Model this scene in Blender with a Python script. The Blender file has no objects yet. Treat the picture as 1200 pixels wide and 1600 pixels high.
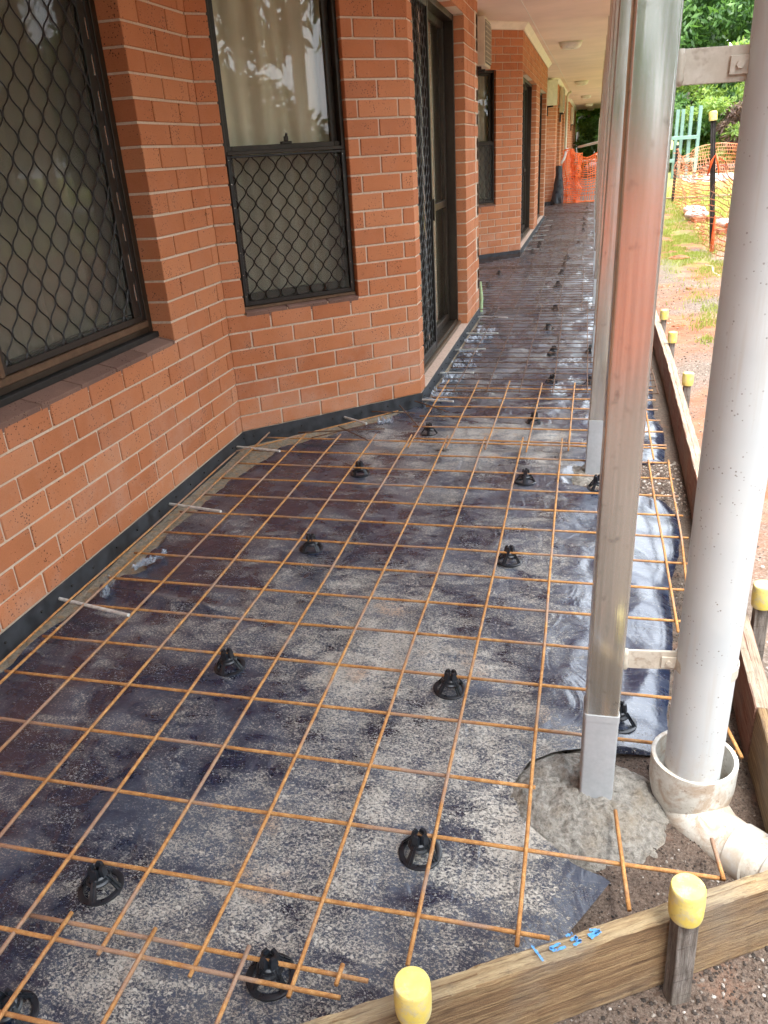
import bpy, math, random
import numpy as np
from mathutils import Vector, Matrix, noise as mnoise
random.seed(7); rng = np.random.default_rng(7)
S = bpy.context.scene; COL = S.collection
PI = math.pi

# ------------------------------------------------------------------ camera
cd = bpy.data.cameras.new('camera'); cam = bpy.data.objects.new('camera', cd); COL.objects.link(cam)
cam.location = (0.06670, -1.86635, 1.4580)
cam.rotation_mode = 'XYZ'; cam.rotation_euler = (1.14091316, 0.056757, 0.236161)
cd.sensor_fit = 'VERTICAL'; cd.sensor_height = 24.0; cd.sensor_width = 18.0
cd.lens = 24.0 * 1220.15 / 1600.0
cd.clip_start = 0.02; cd.clip_end = 800
S.camera = cam
# ------------------------------------------------------------------ sky, sun, exposure
SUN = Vector((0.16, -0.30, 0.94)).normalized()
w = bpy.data.worlds.new('World'); S.world = w; w.use_nodes = True
nt = w.node_tree; nt.nodes.clear()
sky = nt.nodes.new('ShaderNodeTexSky'); sky.sky_type = 'NISHITA'; sky.sun_disc = False
sky.sun_elevation = math.asin(SUN.z); sky.sun_rotation = math.atan2(SUN.x, SUN.y)
sky.air_density = 1.0; sky.dust_density = 4.0; sky.ozone_density = 1.0
hs = nt.nodes.new('ShaderNodeHueSaturation'); hs.inputs['Saturation'].default_value = 0.45
bg = nt.nodes.new('ShaderNodeBackground'); bg.inputs['Strength'].default_value = 0.15
wo = nt.nodes.new('ShaderNodeOutputWorld')
cl = nt.nodes.new('ShaderNodeTexNoise'); cl.inputs['Scale'].default_value = 1.6; cl.inputs['Detail'].default_value = 5
vc = nt.nodes.new('ShaderNodeMapRange'); vc.inputs['From Min'].default_value = .30; vc.inputs['From Max'].default_value = .62; vc.inputs['To Min'].default_value = .30; vc.inputs['To Max'].default_value = .92
mx = nt.nodes.new('ShaderNodeMix'); mx.data_type = 'RGBA'; mx.inputs[7].default_value = (9.6, 10.3, 11.2, 1)      # thin bright cloud veil
nt.links.new(cl.outputs[0], vc.inputs['Value']); nt.links.new(vc.outputs[0], mx.inputs[0])
nt.links.new(sky.outputs[0], hs.inputs['Color']); nt.links.new(hs.outputs[0], mx.inputs[6]); nt.links.new(mx.outputs[2], bg.inputs['Color']); nt.links.new(bg.outputs[0], wo.inputs[0])
sl = bpy.data.lights.new('sun', 'SUN'); sl.energy = 1.25; sl.angle = math.radians(16); sl.color = (1.0, 0.95, 0.87)
so = bpy.data.objects.new('sun', sl); COL.objects.link(so)
so.rotation_euler = SUN.to_track_quat('Z', 'Y').to_euler(); so.location = (0, 0, 20)
S.view_settings.view_transform = 'Standard'; S.view_settings.look = 'None'
S.view_settings.exposure = 2.15; S.view_settings.gamma = 1.0
try:
    S.cycles.max_bounces = 10; S.cycles.diffuse_bounces = 5; S.cycles.transparent_max_bounces = 24
except Exception: pass

# ------------------------------------------------------------------ node helper
class NT:
    def __init__(s, name):
        s.m = bpy.data.materials.new(name); s.m.use_nodes = True; s.t = s.m.node_tree
        s.b = s.t.nodes['Principled BSDF']; s.out = s.t.nodes['Material Output']
    def n(s, typ, ins=None, **kw):
        d = s.t.nodes.new(typ)
        for k, v in kw.items(): setattr(d, k, v)
        for k, v in (ins or {}).items(): s.set(d.inputs[k], v)
        return d
    def set(s, sock, v):
        if isinstance(v, bpy.types.NodeSocket): s.t.links.new(v, sock)
        elif isinstance(v, bpy.types.Node): s.t.links.new(v.outputs[0], sock)
        else:
            if sock.type == 'RGBA' and isinstance(v, (tuple, list)) and len(v) == 3: v = (*v, 1)
            sock.default_value = v
    def coord(s, kind='Object', scale=(1, 1, 1), rot=(0, 0, 0)):
        tc = s.n('ShaderNodeTexCoord')
        return s.n('ShaderNodeMapping', {'Vector': tc.outputs[kind], 'Scale': scale, 'Rotation': rot}).outputs[0]
    def noise(s, vec, scale, detail=4, rough=0.55, dist=0.0):
        return s.n('ShaderNodeTexNoise', {'Vector': vec, 'Scale': scale, 'Detail': detail, 'Roughness': rough, 'Distortion': dist}).outputs[0]
    def vor(s, vec, scale, feature='F1', out=0):
        return s.n('ShaderNodeTexVoronoi', {'Vector': vec, 'Scale': scale}, feature=feature).outputs[out]
    def ramp(s, fac, stops):
        r = s.n('ShaderNodeValToRGB', {'Fac': fac}); e = r.color_ramp.elements
        while len(e) < len(stops): e.new(0.5)
        for i, (p, c) in enumerate(stops):
            e[i].position = p; e[i].color = (*c, 1) if isinstance(c, tuple) else (c, c, c, 1)
        return r.outputs[0]
    def mr(s, v, a, b, c=0.0, d=1.0):
        return s.n('ShaderNodeMapRange', {'Value': v, 'From Min': a, 'From Max': b, 'To Min': c, 'To Max': d}).outputs[0]
    def mix(s, f, a, b, blend='MIX'):
        d = s.n('ShaderNodeMix', data_type='RGBA', blend_type=blend)
        s.set(d.inputs[0], f); s.set(d.inputs[6], a); s.set(d.inputs[7], b); return d.outputs[2]
    def math(s, op, a, b=0.0):
        d = s.n('ShaderNodeMath', operation=op); s.set(d.inputs[0], a); s.set(d.inputs[1], b); return d.outputs[0]
    def attr(s, name): return s.n('ShaderNodeAttribute', attribute_name=name)
    def bump(s, h, dist=0.005, strength=1.0, normal=None):
        d = s.n('ShaderNodeBump', {'Height': h, 'Distance': dist, 'Strength': strength})
        if normal is not None: s.set(d.inputs['Normal'], normal)
        return d.outputs[0]
    def p(s, **kw):
        for k, v in kw.items(): s.set(s.b.inputs[k.replace('_', ' ')], v)
        return s.m

def simple(name, col, rough=0.5, metal=0.0, nscale=30, var=0.25, bumpd=0.0, spec=0.5):
    t = NT(name); v = t.coord(); n = t.noise(v, nscale, 5)
    c2 = tuple(x * (1 - var) for x in col); c3 = tuple(min(1, x * (1 + var)) for x in col)
    kw = dict(Base_Color=t.mix(t.mr(n, .3, .7), c2, c3), Roughness=t.mr(n, .3, .7, max(.02, rough - .08), min(1, rough + .08)), Metallic=metal)
    kw['Specular_IOR_Level'] = spec
    if bumpd: kw['Normal'] = t.bump(n, bumpd)
    return t.p(**kw)

M = {}
def brick_mat(name, dark, mid, light):
    t = NT(name); v = t.coord()
    a = t.attr('tint').outputs['Fac']
    base = t.ramp(a, [(0, dark), (.5, mid), (1, light)])
    g = t.noise(v, 260, 4, .7)
    base = t.mix(t.mr(g, .35, .7, 0, .35), base, tuple(x * .55 for x in mid))
    g2 = t.noise(v, 9, 3)
    base = t.mix(t.mr(g2, .35, .75, 0, .3), base, tuple(min(1, x * 1.25) for x in mid))
    # manganese pits
    w1 = t.noise(v, 14, 2)
    vd = t.vor(t.n('ShaderNodeVectorMath', {0: v, 1: t.n('ShaderNodeVectorMath', {0: t.n('ShaderNodeTexNoise', {'Vector': v, 'Scale': 160.0}).outputs['Color'], 'Scale': .006}, operation='SCALE').outputs[0]}, operation='ADD').outputs[0], 88)
    thr = t.mr(w1, .40, .68, 0.06, .30)
    pit = t.math('LESS_THAN', vd, thr)
    base = t.mix(t.math('MULTIPLY', pit, .85), base, (.045, .018, .012))
    sc = t.noise(v, 120, 5, .8); sm = t.mr(sc, .60, .72)
    base = t.mix(t.math('MULTIPLY', sm, .45), base, (.60, .36, .22))
    zz = t.n('ShaderNodeSeparateXYZ', {0: v}).outputs[2]; dn = t.noise(v, 3.5, 6, .7)
    dust = t.math('MULTIPLY', t.mr(dn, .46, .66), t.mr(zz, .75, .10, .12, .55)); base = t.mix(dust, base, (.58, .34, .24))
    h = t.math('SUBTRACT', g, t.math('MULTIPLY', pit, .8))
    return t.p(Base_Color=base, Roughness=.88, Specular_IOR_Level=.3, Normal=t.bump(h, .0022, .9))
M['brick'] = brick_mat('orange_brick', (.41, .140, .060), (.50, .188, .082), (.58, .250, .122))
M['sillbrick'] = brick_mat('brown_sill_brick', (.15, .085, .065), (.20, .12, .095), (.25, .16, .125))
def _():
    t = NT('mortar'); v = t.coord(); n = t.noise(v, 90, 5, .7); m = t.noise(v, 2.2, 3)
    c = t.mix(t.mr(n, .3, .7), (.50, .39, .29), (.70, .57, .44)); c = t.mix(t.mr(m, .35, .7, 0, .4), c, (.66, .56, .44))
    return t.p(Base_Color=c, Roughness=.95, Normal=t.bump(n, .003))
M['mortar'] = _()
def _():
    t = NT('black_plastic_membrane'); v = t.coord()
    x = t.n('ShaderNodeSeparateXYZ', {0: v}).outputs
    big = t.noise(v, 1.7, 3, .5, .4); mid = t.noise(t.coord(scale=(1, 1.9, 1), rot=(0, 0, .5)), 7.5, 6, .65, .8)
    fine = t.noise(t.coord(scale=(1.0, 1.35, 1), rot=(0, 0, .6)), 150, 6, .80, .7); vf = t.noise(v, 480, 3, .8)
    # splashed dirt lies in the middle of the run, little beside the wall
    band = t.math('MULTIPLY', t.mr(x[0], -1.45, -.60, 0, 1), t.mr(x[0], -.05, .20, 1, 0))
    nearness = t.math('MULTIPLY', t.mr(x[1], -.3, 1.6, 1, .45), t.mr(x[1], 2.0, 6.0, 1, .1))
    nearness = t.math('MAXIMUM', nearness, t.math('MULTIPLY', t.mr(x[1], 1.5, 1.9, 0, .95), t.mr(x[1], 2.3, 2.9, 1, 0)))
    amt = t.math('ADD', t.math('MULTIPLY', t.math('MULTIPLY', band, nearness), .115), t.math('MULTIPLY', t.math('SUBTRACT', big, .52), .30))
    amt = t.math('SUBTRACT', amt, t.mr(x[1], -.8, 1.0, .0, .012))
    amt = t.math('ADD', amt, t.math('MULTIPLY', t.math('SUBTRACT', mid, .5), .36))
    f = t.math('ADD', t.math('MULTIPLY', fine, .82), t.math('MULTIPLY', vf, .22))
    sp = t.mr(t.math('ADD', f, amt), .602, .648)
    film = t.mr(t.math('ADD', t.noise(v, 4.2, 5, .6, .6), t.math('MULTIPLY', amt, 1.5)), .49, .72, 0, .50)
    brn = t.noise(v, 4.3, 4); bm = t.mr(brn, .60, .70)
    dirt = t.mix(t.mr(fine, .35, .7), (.23, .22, .20), (.52, .49, .43))
    dirt = t.mix(t.math('MULTIPLY', bm, .7), dirt, (.42, .26, .15))
    c = t.mix(film, (.008, .016, .040), (.118, .148, .198)); c = t.mix(sp, c, dirt)
    drops = t.mr(t.vor(v, 38), .05, .09, 1, 0)
    c = t.mix(t.math('MULTIPLY', drops, t.mr(t.noise(v, 3.1, 2), .5, .6, 0, .6)), c, (.50, .48, .44))
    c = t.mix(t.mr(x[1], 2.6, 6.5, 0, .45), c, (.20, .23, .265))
    # scuffs and dried puddle rims
    sc = t.n('ShaderNodeTexNoise', {'Vector': t.coord(scale=(1, 5, 1), rot=(0, 0, .9)), 'Scale': 9.0, 'Detail': 5.0, 'Distortion': 1.5}).outputs[0]
    rim = t.mr(t.math('ABSOLUTE', t.math('SUBTRACT', sc, .52)), 0, .010, .35, 0)
    c = t.mix(rim, c, (.34, .33, .31))
    d = t.math('MAXIMUM', sp, film)
    wr = t.noise(t.coord(scale=(1, .55, 1), rot=(0, 0, .9)), 8, 3, .5, 1.6); wr2 = t.noise(v, 30, 3, .5, 1)
    wr = t.math('MULTIPLY', wr, t.math('MAXIMUM', t.mr(x[0], .0, .25, 1, .22), t.mr(x[1], 1.3, 2.0, 0, 1)))
    b1 = t.bump(t.math('ADD', wr, t.math('MULTIPLY', wr2, .10)), .016, .7)
    b2 = t.bump(sp, .0010, 1, b1)
    return t.p(Base_Color=c, Roughness=t.mr(d, 0, 1, .27, .58), Normal=b2, Specular_IOR_Level=1.0, Coat_Weight=.25, Coat_Roughness=.22)
M['plastic'] = _()
def _():
    t = NT('clear_plastic_wrap'); v = t.coord(); n = t.noise(v, 30, 3)
    t.p(Base_Color=(.50, .55, .62), Roughness=.15, Specular_IOR_Level=1.0, Normal=t.bump(n, .004))
    tr = t.n('ShaderNodeBsdfTransparent', {'Color': (.9, .92, .95, 1)}); mx = t.n('ShaderNodeMixShader', {0: t.mr(n, .4, .65, .50, .85), 1: t.b.outputs[0], 2: tr.outputs[0]})
    t.t.links.new(mx.outputs[0], t.out.inputs[0]); return t.m
M['wrap'] = _()
def _():
    t = NT('rusty_steel'); v = t.coord(); n = t.noise(v, 55, 5, .7); f = t.noise(v, 420, 2, .6); b = t.noise(v, 1.3, 2)
    c = t.ramp(n, [(.25, (.27, .11, .035)), (.5, (.48, .235, .075)), (.75, (.66, .40, .16))])
    c = t.mix(t.mr(t.noise(v, 5, 3), .50, .60, 0, .75), c, (.33, .24, .19)); c = t.mix(t.mr(b, .5, .7, 0, .4), c, (.30, .13, .06)); c = t.mix(t.mr(f, .5, .7, 0, .4), c, (.16, .06, .03))
    return t.p(Base_Color=c, Roughness=.8, Metallic=.1, Normal=t.bump(f, .0015))
M['rust'] = _()
def _():
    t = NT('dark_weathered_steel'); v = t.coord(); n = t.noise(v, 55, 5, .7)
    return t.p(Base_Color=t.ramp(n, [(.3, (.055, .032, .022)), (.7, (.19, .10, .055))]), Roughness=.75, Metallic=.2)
M['rust2'] = _()
M['chair'] = simple('black_moulded_plastic', (.012, .015, .020), .32, 0, 60, .3, .0008, .6)
M['dowel'] = simple('white_plastic_sleeve', (.55, .55, .52), .45, 0, 50, .3)
M['frame'] = simple('bronze_aluminium', (.030, .022, .015), .38, .35, 40, .3)
M['frame2'] = simple('brown_aluminium_track', (.12, .075, .045), .4, .4, 30, .35)
M['blackstrip'] = simple('black_sealant', (.008, .008, .008), .6)
M['screen'] = simple('black_security_grille', (.010, .009, .008), .4, .1, 60, .2)
def _():
    t = NT('window_glass')
    t.t.nodes.remove(t.b)
    tr = t.n('ShaderNodeBsdfTransparent', {'Color': (.93, .93, .90)}); gl = t.n('ShaderNodeBsdfGlossy', {'Color': (1, 1, 1), 'Roughness': .012})
    fr = t.n('ShaderNodeLayerWeight', {'Blend': .5}); f = t.mr(t.math('POWER', fr.outputs['Facing'], 5.0), 0, 1, .020, .90)
    mx = t.n('ShaderNodeMixShader'); t.set(mx.inputs[0], f); t.set(mx.inputs[1], tr); t.set(mx.inputs[2], gl)
    t.t.links.new(mx.outputs[0], t.out.inputs[0]); return t.m
M['glass'] = _()
def fabric(name, col):
    t = NT(name); v = t.coord(); n = t.noise(v, 300, 3); g = t.noise(t.coord(scale=(1, 1, .15)), 12, 4)
    c = t.mix(t.mr(g, .3, .7), tuple(x * .8 for x in col), col)
    t.p(Base_Color=c, Roughness=.95, Normal=t.bump(n, .001))
    tl = t.n('ShaderNodeBsdfTranslucent', {'Color': (*col, 1)}); mx = t.n('ShaderNodeMixShader', {0: .25, 1: t.b.outputs[0], 2: tl.outputs[0]})
    t.t.links.new(mx.outputs[0], t.out.inputs[0]); return t.m
def _():
    t = NT('fly_screen_mesh'); t.p(Base_Color=(.10, .095, .08), Roughness=.8)
    tr = t.n('ShaderNodeBsdfTransparent'); mx = t.n('ShaderNodeMixShader', {0: .74, 1: t.b.outputs[0], 2: tr.outputs[0]})
    t.t.links.new(mx.outputs[0], t.out.inputs[0]); return t.m
M['fly'] = _()
M['curtain'] = fabric('cream_curtain', (.90, .86, .72))
M['curtain2'] = fabric('grey_curtain', (.62, .57, .47))
M['flash'] = simple('dark_grey_flashing', (.034, .037, .043), .5, 0, 18, .5, .001)
M['tile'] = simple('pink_sill_tile', (.52, .38, .30), .7, 0, 60, .2, .001)
M['soffit'] = simple('cream_soffit_board', (.78, .64, .575), .75, 0, 1.2, .10)
M['cove'] = simple('cream_cove_paint', (.78, .72, .60), .6, 0, 6, .1)
M['steelroof'] = simple('painted_roof_metal', (.62, .62, .58), .4, 0, 3, .1)
M['lamp'] = simple('opal_lamp_cover', (.72, .70, .64), .3, 0, 6, .08)
M['cream'] = simple('cream_enamel', (.64, .60, .47), .4, 0, 8, .12)
M['darkgrille'] = simple('dark_grille', (.05, .05, .05), .5)
M['yellow'] = None
def _():
    t = NT('yellow_cap_plastic'); v = t.coord(); n = t.noise(v, 70, 5, .7); f = t.noise(v, 14, 4)
    c = t.mix(t.mr(f, .4, .7, 0, .55), (.70, .56, .10), (.80, .73, .36)); c = t.mix(t.mr(n, .58, .70, 0, .65), c, (.40, .33, .17)); c = t.mix(t.mr(t.noise(v, 30, 5, .8), .50, .62, 0, .6), c, (.52, .48, .36))
    return t.p(Base_Color=c, Roughness=.5, Subsurface_Weight=.0, Normal=t.bump(n, .0008))
M['yellow'] = _()
def galv(name, painted):
    t = NT(name)
    v = t.coord(scale=(1, 1, .02)); s = t.noise(v, 130, 4, .6); v2 = t.coord(); sp = t.noise(v2, 38, 5, .65); bl = t.noise(t.coord(scale=(1, 1, .3)), 9, 3)
    if not painted:
        c = t.mix(t.mr(s, .30, .70), (.58, .575, .53), (.76, .75, .70)); c = t.mix(t.mr(sp, .60, .72, 0, .55), c, (.28, .27, .25))
        return t.p(Base_Color=c, Metallic=.82, Roughness=t.mr(bl, .3, .7, .13, .27), Normal=t.bump(s, .00035, .6))
    c = t.mix(t.mr(sp, .3, .7), (.34, .36, .38), (.42, .44, .46))
    return t.p(Base_Color=c, Roughness=.5, Normal=t.bump(bl, .002))
M['galv'] = galv('galvanised_steel', False); M['greypaint'] = galv('grey_cold_galv_paint', True)
def _():
    t = NT('white_painted_bracket'); v = t.coord(); n = t.noise(v, 24, 5, .7); r = t.noise(v, 7, 5, .8)
    c = t.mix(t.mr(n, .4, .7), (.50, .45, .37), (.62, .58, .50)); c = t.mix(t.mr(r, .54, .66, 0, .8), c, (.22, .15, .10))
    return t.p(Base_Color=c, Roughness=.6)
M['bracket'] = _()
def _():
    t = NT('weathered_white_pvc'); v = t.coord(); n = t.noise(v, 3, 4); d = t.noise(v, 22, 3)
    c = t.mix(t.mr(n, .3, .7), (.47, .51, .53), (.60, .625, .625))
    run = t.noise(t.coord(scale=(1, 1, .05)), 60, 4); c = t.mix(t.mr(run, .56, .70, 0, .35), c, (.46, .43, .38))
    vo = t.vor(v, 95); m = t.math('MULTIPLY', t.math('LESS_THAN', vo, .17), t.mr(d, .50, .62))
    c = t.mix(t.math('MULTIPLY', m, .75), c, (.16, .14, .12))
    vo2 = t.vor(t.coord(scale=(1, 1, .6)), 34); m2 = t.math('LESS_THAN', vo2, .085)
    c = t.mix(t.math('MULTIPLY', t.math('MULTIPLY', m2, t.mr(t.noise(v, 5, 3), .55, .6)), .6), c, (.22, .20, .18))
    z = t.n('ShaderNodeSeparateXYZ', {0: v}).outputs[2]
    low = t.math('MULTIPLY', t.mr(z, .05, .22, 1, 0), t.mr(t.noise(v, 26, 5, .7), .35, .65))
    c = t.mix(t.math('MULTIPLY', low, .6), c, (.44, .33, .20))
    return t.p(Base_Color=c, Roughness=.42)
M['pvc'] = _()
def _():
    t = NT('mud_stained_pvc'); v = t.coord(); n = t.noise(v, 16, 6, .7, .6); f = t.noise(v, 60, 4, .7)
    c = t.mix(t.mr(f, .3, .7), (.54, .52, .46), (.68, .67, .62)); c = t.mix(t.mr(n, .47, .59, 0, .65), c, (.38, .25, .15)); c = t.mix(t.mr(t.noise(v, 90, 4, .8), .58, .68, 0, .6), c, (.16, .10, .06))
    return t.p(Base_Color=c, Roughness=.55, Normal=t.bump(f, .001))
M['pvcdirty'] = _()
def timber(name, a, b, g, scale=(1.2, 16, 22)):
    t = NT(name); v = t.coord(scale=scale); v0 = t.coord()
    gr = t.noise(v, 4.2, 9, .74, .9); fi = t.noise(t.coord(scale=(2, 60, 60)), 4, 4, .7); pt = t.noise(v0, 6, 4); md = t.noise(t.coord(scale=(scale[0] * 2.2, scale[1] * 3.2, scale[2] * 3.2)), 3.4, 7, .78, .3)
    c = t.ramp(gr, [(.28, g), (.46, a), (.62, b), (.8, tuple(min(1, x * 1.25) for x in b))])
    c = t.mix(t.mr(md, .50, .66, 0, .75), c, g); c = t.mix(t.mr(md, .30, .42, .5, 0), c, tuple(min(1, x * 1.35) for x in b)); c = t.mix(t.mr(pt, .45, .7, 0, .55), c, (.31, .28, .23)); kn = t.vor(t.coord(scale=(1, 3.2, 3.2)), 4.2); c = t.mix(t.mr(kn, .03, .13, .85, 0), c, (.09, .045, .02)); c = t.mix(t.mr(t.noise(v0, 38, 5, .8), .58, .70, 0, .5), c, (.16, .11, .07)); c = t.mix(t.mr(fi, .58, .68, 0, .5), c, tuple(x * .5 for x in g))
    return t.p(Base_Color=c, Roughness=.85, Normal=t.bump(t.math('SUBTRACT', t.math('ADD', gr, t.math('MULTIPLY', fi, .3)), t.math('MULTIPLY', md, 1.2)), .009, 1.0))
M['timber'] = timber('weathered_pine', (.32, .195, .095), (.54, .375, .19), (.095, .055, .028))
M['timber2'] = timber('red_brown_hardwood', (.30, .13, .085), (.44, .24, .16), (.16, .06, .04))
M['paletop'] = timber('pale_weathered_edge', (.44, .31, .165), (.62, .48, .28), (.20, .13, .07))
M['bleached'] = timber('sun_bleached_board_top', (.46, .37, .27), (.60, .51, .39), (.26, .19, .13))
M['stake'] = timber('grey_weathered_stake', (.16, .135, .115), (.36, .33, .30), (.06, .045, .035), (16, 16, 1.4))
def _():
    t = NT('blue_marking_paint'); v = t.coord(); n = t.noise(v, 130, 4, .7)
    t.p(Base_Color=(.075, .27, .58), Roughness=.8)
    tr = t.n('ShaderNodeBsdfTransparent'); mx = t.n('ShaderNodeMixShader', {0: t.mr(n, .52, .66), 1: t.b.outputs[0], 2: tr.outputs[0]})
    t.t.links.new(mx.outputs[0], t.out.inputs[0]); return t.m
M['bluepaint'] = _()
def _():
    t = NT('fresh_mortar_mound'); v = t.coord(); n = t.noise(v, 70, 6, .75); m = t.noise(v, 14, 5, .6)
    c = t.mix(t.mr(n, .35, .65), (.19, .18, .16), (.48, .455, .41)); c = t.mix(t.mr(m, .5, .7, 0, .55), c, (.36, .29, .20)); q = t.vor(v, 110); c = t.mix(t.mr(q, .1, .35, .6, 0), c, (.42, .38, .32)); c = t.mix(t.mr(t.noise(v, 30, 5, .8), .55, .68, 0, .7), c, (.07, .06, .05))
    return t.p(Base_Color=c, Roughness=.95, Normal=t.bump(t.math('ADD', n, m), .018))
M['mound'] = _()
def _():
    t = NT('soil_and_gravel'); v = t.coord(); x = t.n('ShaderNodeSeparateXYZ', {0: v}).outputs
    vd_ = t.n('ShaderNodeVectorMath', {0: v, 1: t.n('ShaderNodeVectorMath', {0: t.n('ShaderNodeTexNoise', {'Vector': v, 'Scale': 70.0, 'Detail': 4.0}).outputs['Color'], 'Scale': .02}, operation='SCALE').outputs[0]}, operation='ADD').outputs[0]; st = t.vor(vd_, 120, out=1); stv = t.n('ShaderNodeSeparateColor', {0: st}).outputs[0]; sd = t.vor(v, 95)
    st2 = t.vor(v, 38, out=1); s2v = t.n('ShaderNodeSeparateColor', {0: st2}).outputs[0]
    grav = t.ramp(stv, [(0, (.10, .08, .07)), (.45, (.26, .22, .19)), (.8, (.42, .38, .34)), (1, (.60, .57, .52))])
    grav = t.mix(t.mr(sd, .25, .6, 0, .6), grav, (.09, .065, .05)); grav = t.mix(.45, grav, (.24, .17, .12))
    n1 = t.noise(v, .55, 5, .6, .5); n2 = t.noise(v, 5, 6, .7); n3 = t.noise(v, 40, 5, .7); n4 = t.noise(v, 1.6, 4, .6)
    soil = t.ramp(n2, [(.3, (.20, .075, .038)), (.5, (.34, .145, .075)), (.7, (.44, .24, .14))])
    sand = t.mix(t.mr(n3, .35, .65), (.36, .24, .15), (.50, .38, .26))
    out = t.mix(t.mr(n1, .41, .50), grav, soil); out = t.mix(t.mr(n4, .55, .68, 0, .7), out, sand)
    near = t.math('MULTIPLY', t.mr(x[1], 5.2, 3.6, 0, .8), t.mr(n4, .36, .50, .9, .1)); out = t.mix(near, out, grav)
    # dark damp fill inside and in front of the form
    wet = t.math('MAXIMUM', t.mr(x[1], .8, -.2, 0, 1), t.mr(x[0], .72, .58, 0, 1))
    n6 = t.noise(v, 150, 5, .8, .6); wetc = t.mix(t.mr(n6, .38, .66), t.mix(t.mr(n3, .35, .65), (.017, .013, .011), (.055, .040, .031)), (.17, .14, .115))
    wetc = t.mix(t.mr(t.noise(v, 9, 4), .56, .68, 0, .6), wetc, (.20, .10, .06))
    out = t.mix(t.math('MULTIPLY', wet, .92), out, wetc)
    pg = t.math('MULTIPLY', t.math('MULTIPLY', t.mr(x[1], 7.2, 8.6), t.mr(x[0], .85, 1.15)), t.math('MULTIPLY', t.mr(x[0], 1.85, 1.5), t.mr(t.noise(v, 2.2, 4), .44, .54))); out = t.mix(t.math('MULTIPLY', pg, .75), out, (.22, .25, .055))
    g = t.math('MULTIPLY', t.mr(x[1], 10, 13.5), t.mr(x[0], 1.2, 2.6)); g = t.mr(t.math('ADD', g, t.math('MULTIPLY', t.math('SUBTRACT', n2, .5), .8)), .35, .6)
    out = t.mix(t.math('MULTIPLY', g, .85), out, t.mix(t.mr(n3, .3, .7), (.20, .24, .05), (.38, .40, .09)))
    h = t.math('ADD', t.math('MULTIPLY', stv, .5), t.math('ADD', n3, n2))
    return t.p(Base_Color=out, Roughness=.95, Normal=t.bump(h, .012, .9))
M['ground'] = _()
M['footing'] = None
def _():
    t = NT('rough_footing_concrete'); v = t.coord(); n = t.noise(v, 45, 6, .8); s = t.vor(v, 70, out=1); sv = t.n('ShaderNodeSeparateColor', {0: s}).outputs[0]
    c = t.mix(t.mr(n, .3, .7), (.14, .115, .08), (.42, .37, .28)); c = t.mix(t.mr(sv, .7, .9, 0, .6), c, (.44, .26, .12))
    return t.p(Base_Color=c, Roughness=.95, Normal=t.bump(t.math('ADD', n, sv), .010))
M['footing'] = _()
def _():
    t = NT('pebbles'); i = t.n('ShaderNodeNewGeometry').outputs['Random Per Island']
    c = t.ramp(i, [(0, (.05, .04, .035)), (.35, (.15, .11, .09)), (.65, (.28, .22, .18)), (.88, (.42, .38, .34)), (1, (.62, .58, .52))])
    return t.p(Base_Color=c, Roughness=.9)
M['pebble'] = _()
def _():
    t = NT('damp_pebbles'); i = t.n('ShaderNodeNewGeometry').outputs['Random Per Island']
    c = t.ramp(i, [(0, (.018, .014, .012)), (.5, (.050, .037, .030)), (.82, (.105, .080, .064)), (.95, (.21, .185, .16)), (1, (.42, .39, .36))])
    return t.p(Base_Color=c, Roughness=.85)
M['pebbledark'] = _()
def leafmat(name, a, b, c, trans=.4):
    t = NT(name); i = t.n('ShaderNodeNewGeometry').outputs['Random Per Island']
    col = t.ramp(i, [(0, a), (.5, b), (1, c)])
    t.p(Base_Color=col, Roughness=.5)
    tl = t.n('ShaderNodeBsdfTranslucent', {'Color': t.mix(.5, col, (c[0] * 1.6, c[1] * 1.6, c[2]))}); mx = t.n('ShaderNodeMixShader', {0: trans, 1: t.b.outputs[0], 2: tl.outputs[0]})
    t.t.links.new(mx.outputs[0], t.out.inputs[0]); return t.m
M['leaf'] = leafmat('green_leaves', (.025, .065, .016), (.055, .135, .028), (.13, .25, .05))
M['leaf2'] = leafmat('yellow_green_leaves', (.08, .15, .025), (.17, .28, .05), (.30, .40, .08))
M['leaf3'] = leafmat('brown_purple_leaves', (.05, .025, .02), (.12, .06, .045), (.20, .13, .08), .2)
M['grass'] = leafmat('grass_blades', (.14, .20, .035), (.26, .34, .06), (.42, .46, .12))
M['bark'] = simple('bark', (.15, .12, .095), .9, 0, 12, .5, .02)
def _():
    t = NT('orange_barrier_plastic'); v = t.coord(); n = t.noise(v, 3, 3)
    c = t.mix(t.mr(n, .35, .7), (.86, .145, .030), (.90, .26, .09)); t.p(Base_Color=c, Roughness=.45)
    tl = t.n('ShaderNodeBsdfTranslucent', {'Color': (.95, .22, .05, 1)}); mx = t.n('ShaderNodeMixShader', {0: .35, 1: t.b.outputs[0], 2: tl.outputs[0]})
    t.t.links.new(mx.outputs[0], t.out.inputs[0]); return t.m
M['orange'] = _()
def _():
    t = NT('faded_barrier_plastic'); v = t.coord(); n = t.noise(v, 2, 3)
    c = t.mix(t.mr(n, .35, .7), (.80, .25, .12), (.84, .44, .30)); return t.p(Base_Color=c, Roughness=.5)
M['orange2'] = _()
M['pole'] = simple('dark_steel_picket', (.035, .032, .03), .6, .3, 30, .3)
M['greensteel'] = simple('pale_green_steel', (.19, .30, .255), .45, .1, 8, .12)
M['white'] = simple('white_paint', (.78, .78, .76), .45, 0, 8, .06)
M['bag'] = simple('pink_white_sack', (.62, .50, .48), .6, 0, 9, .25, .01)
M['redbrick'] = simple('red_paver', (.36, .13, .07), .85, 0, 25, .3, .003)
M['road'] = simple('pale_road', (.36, .35, .33), .9, 0, 14, .2)
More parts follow.
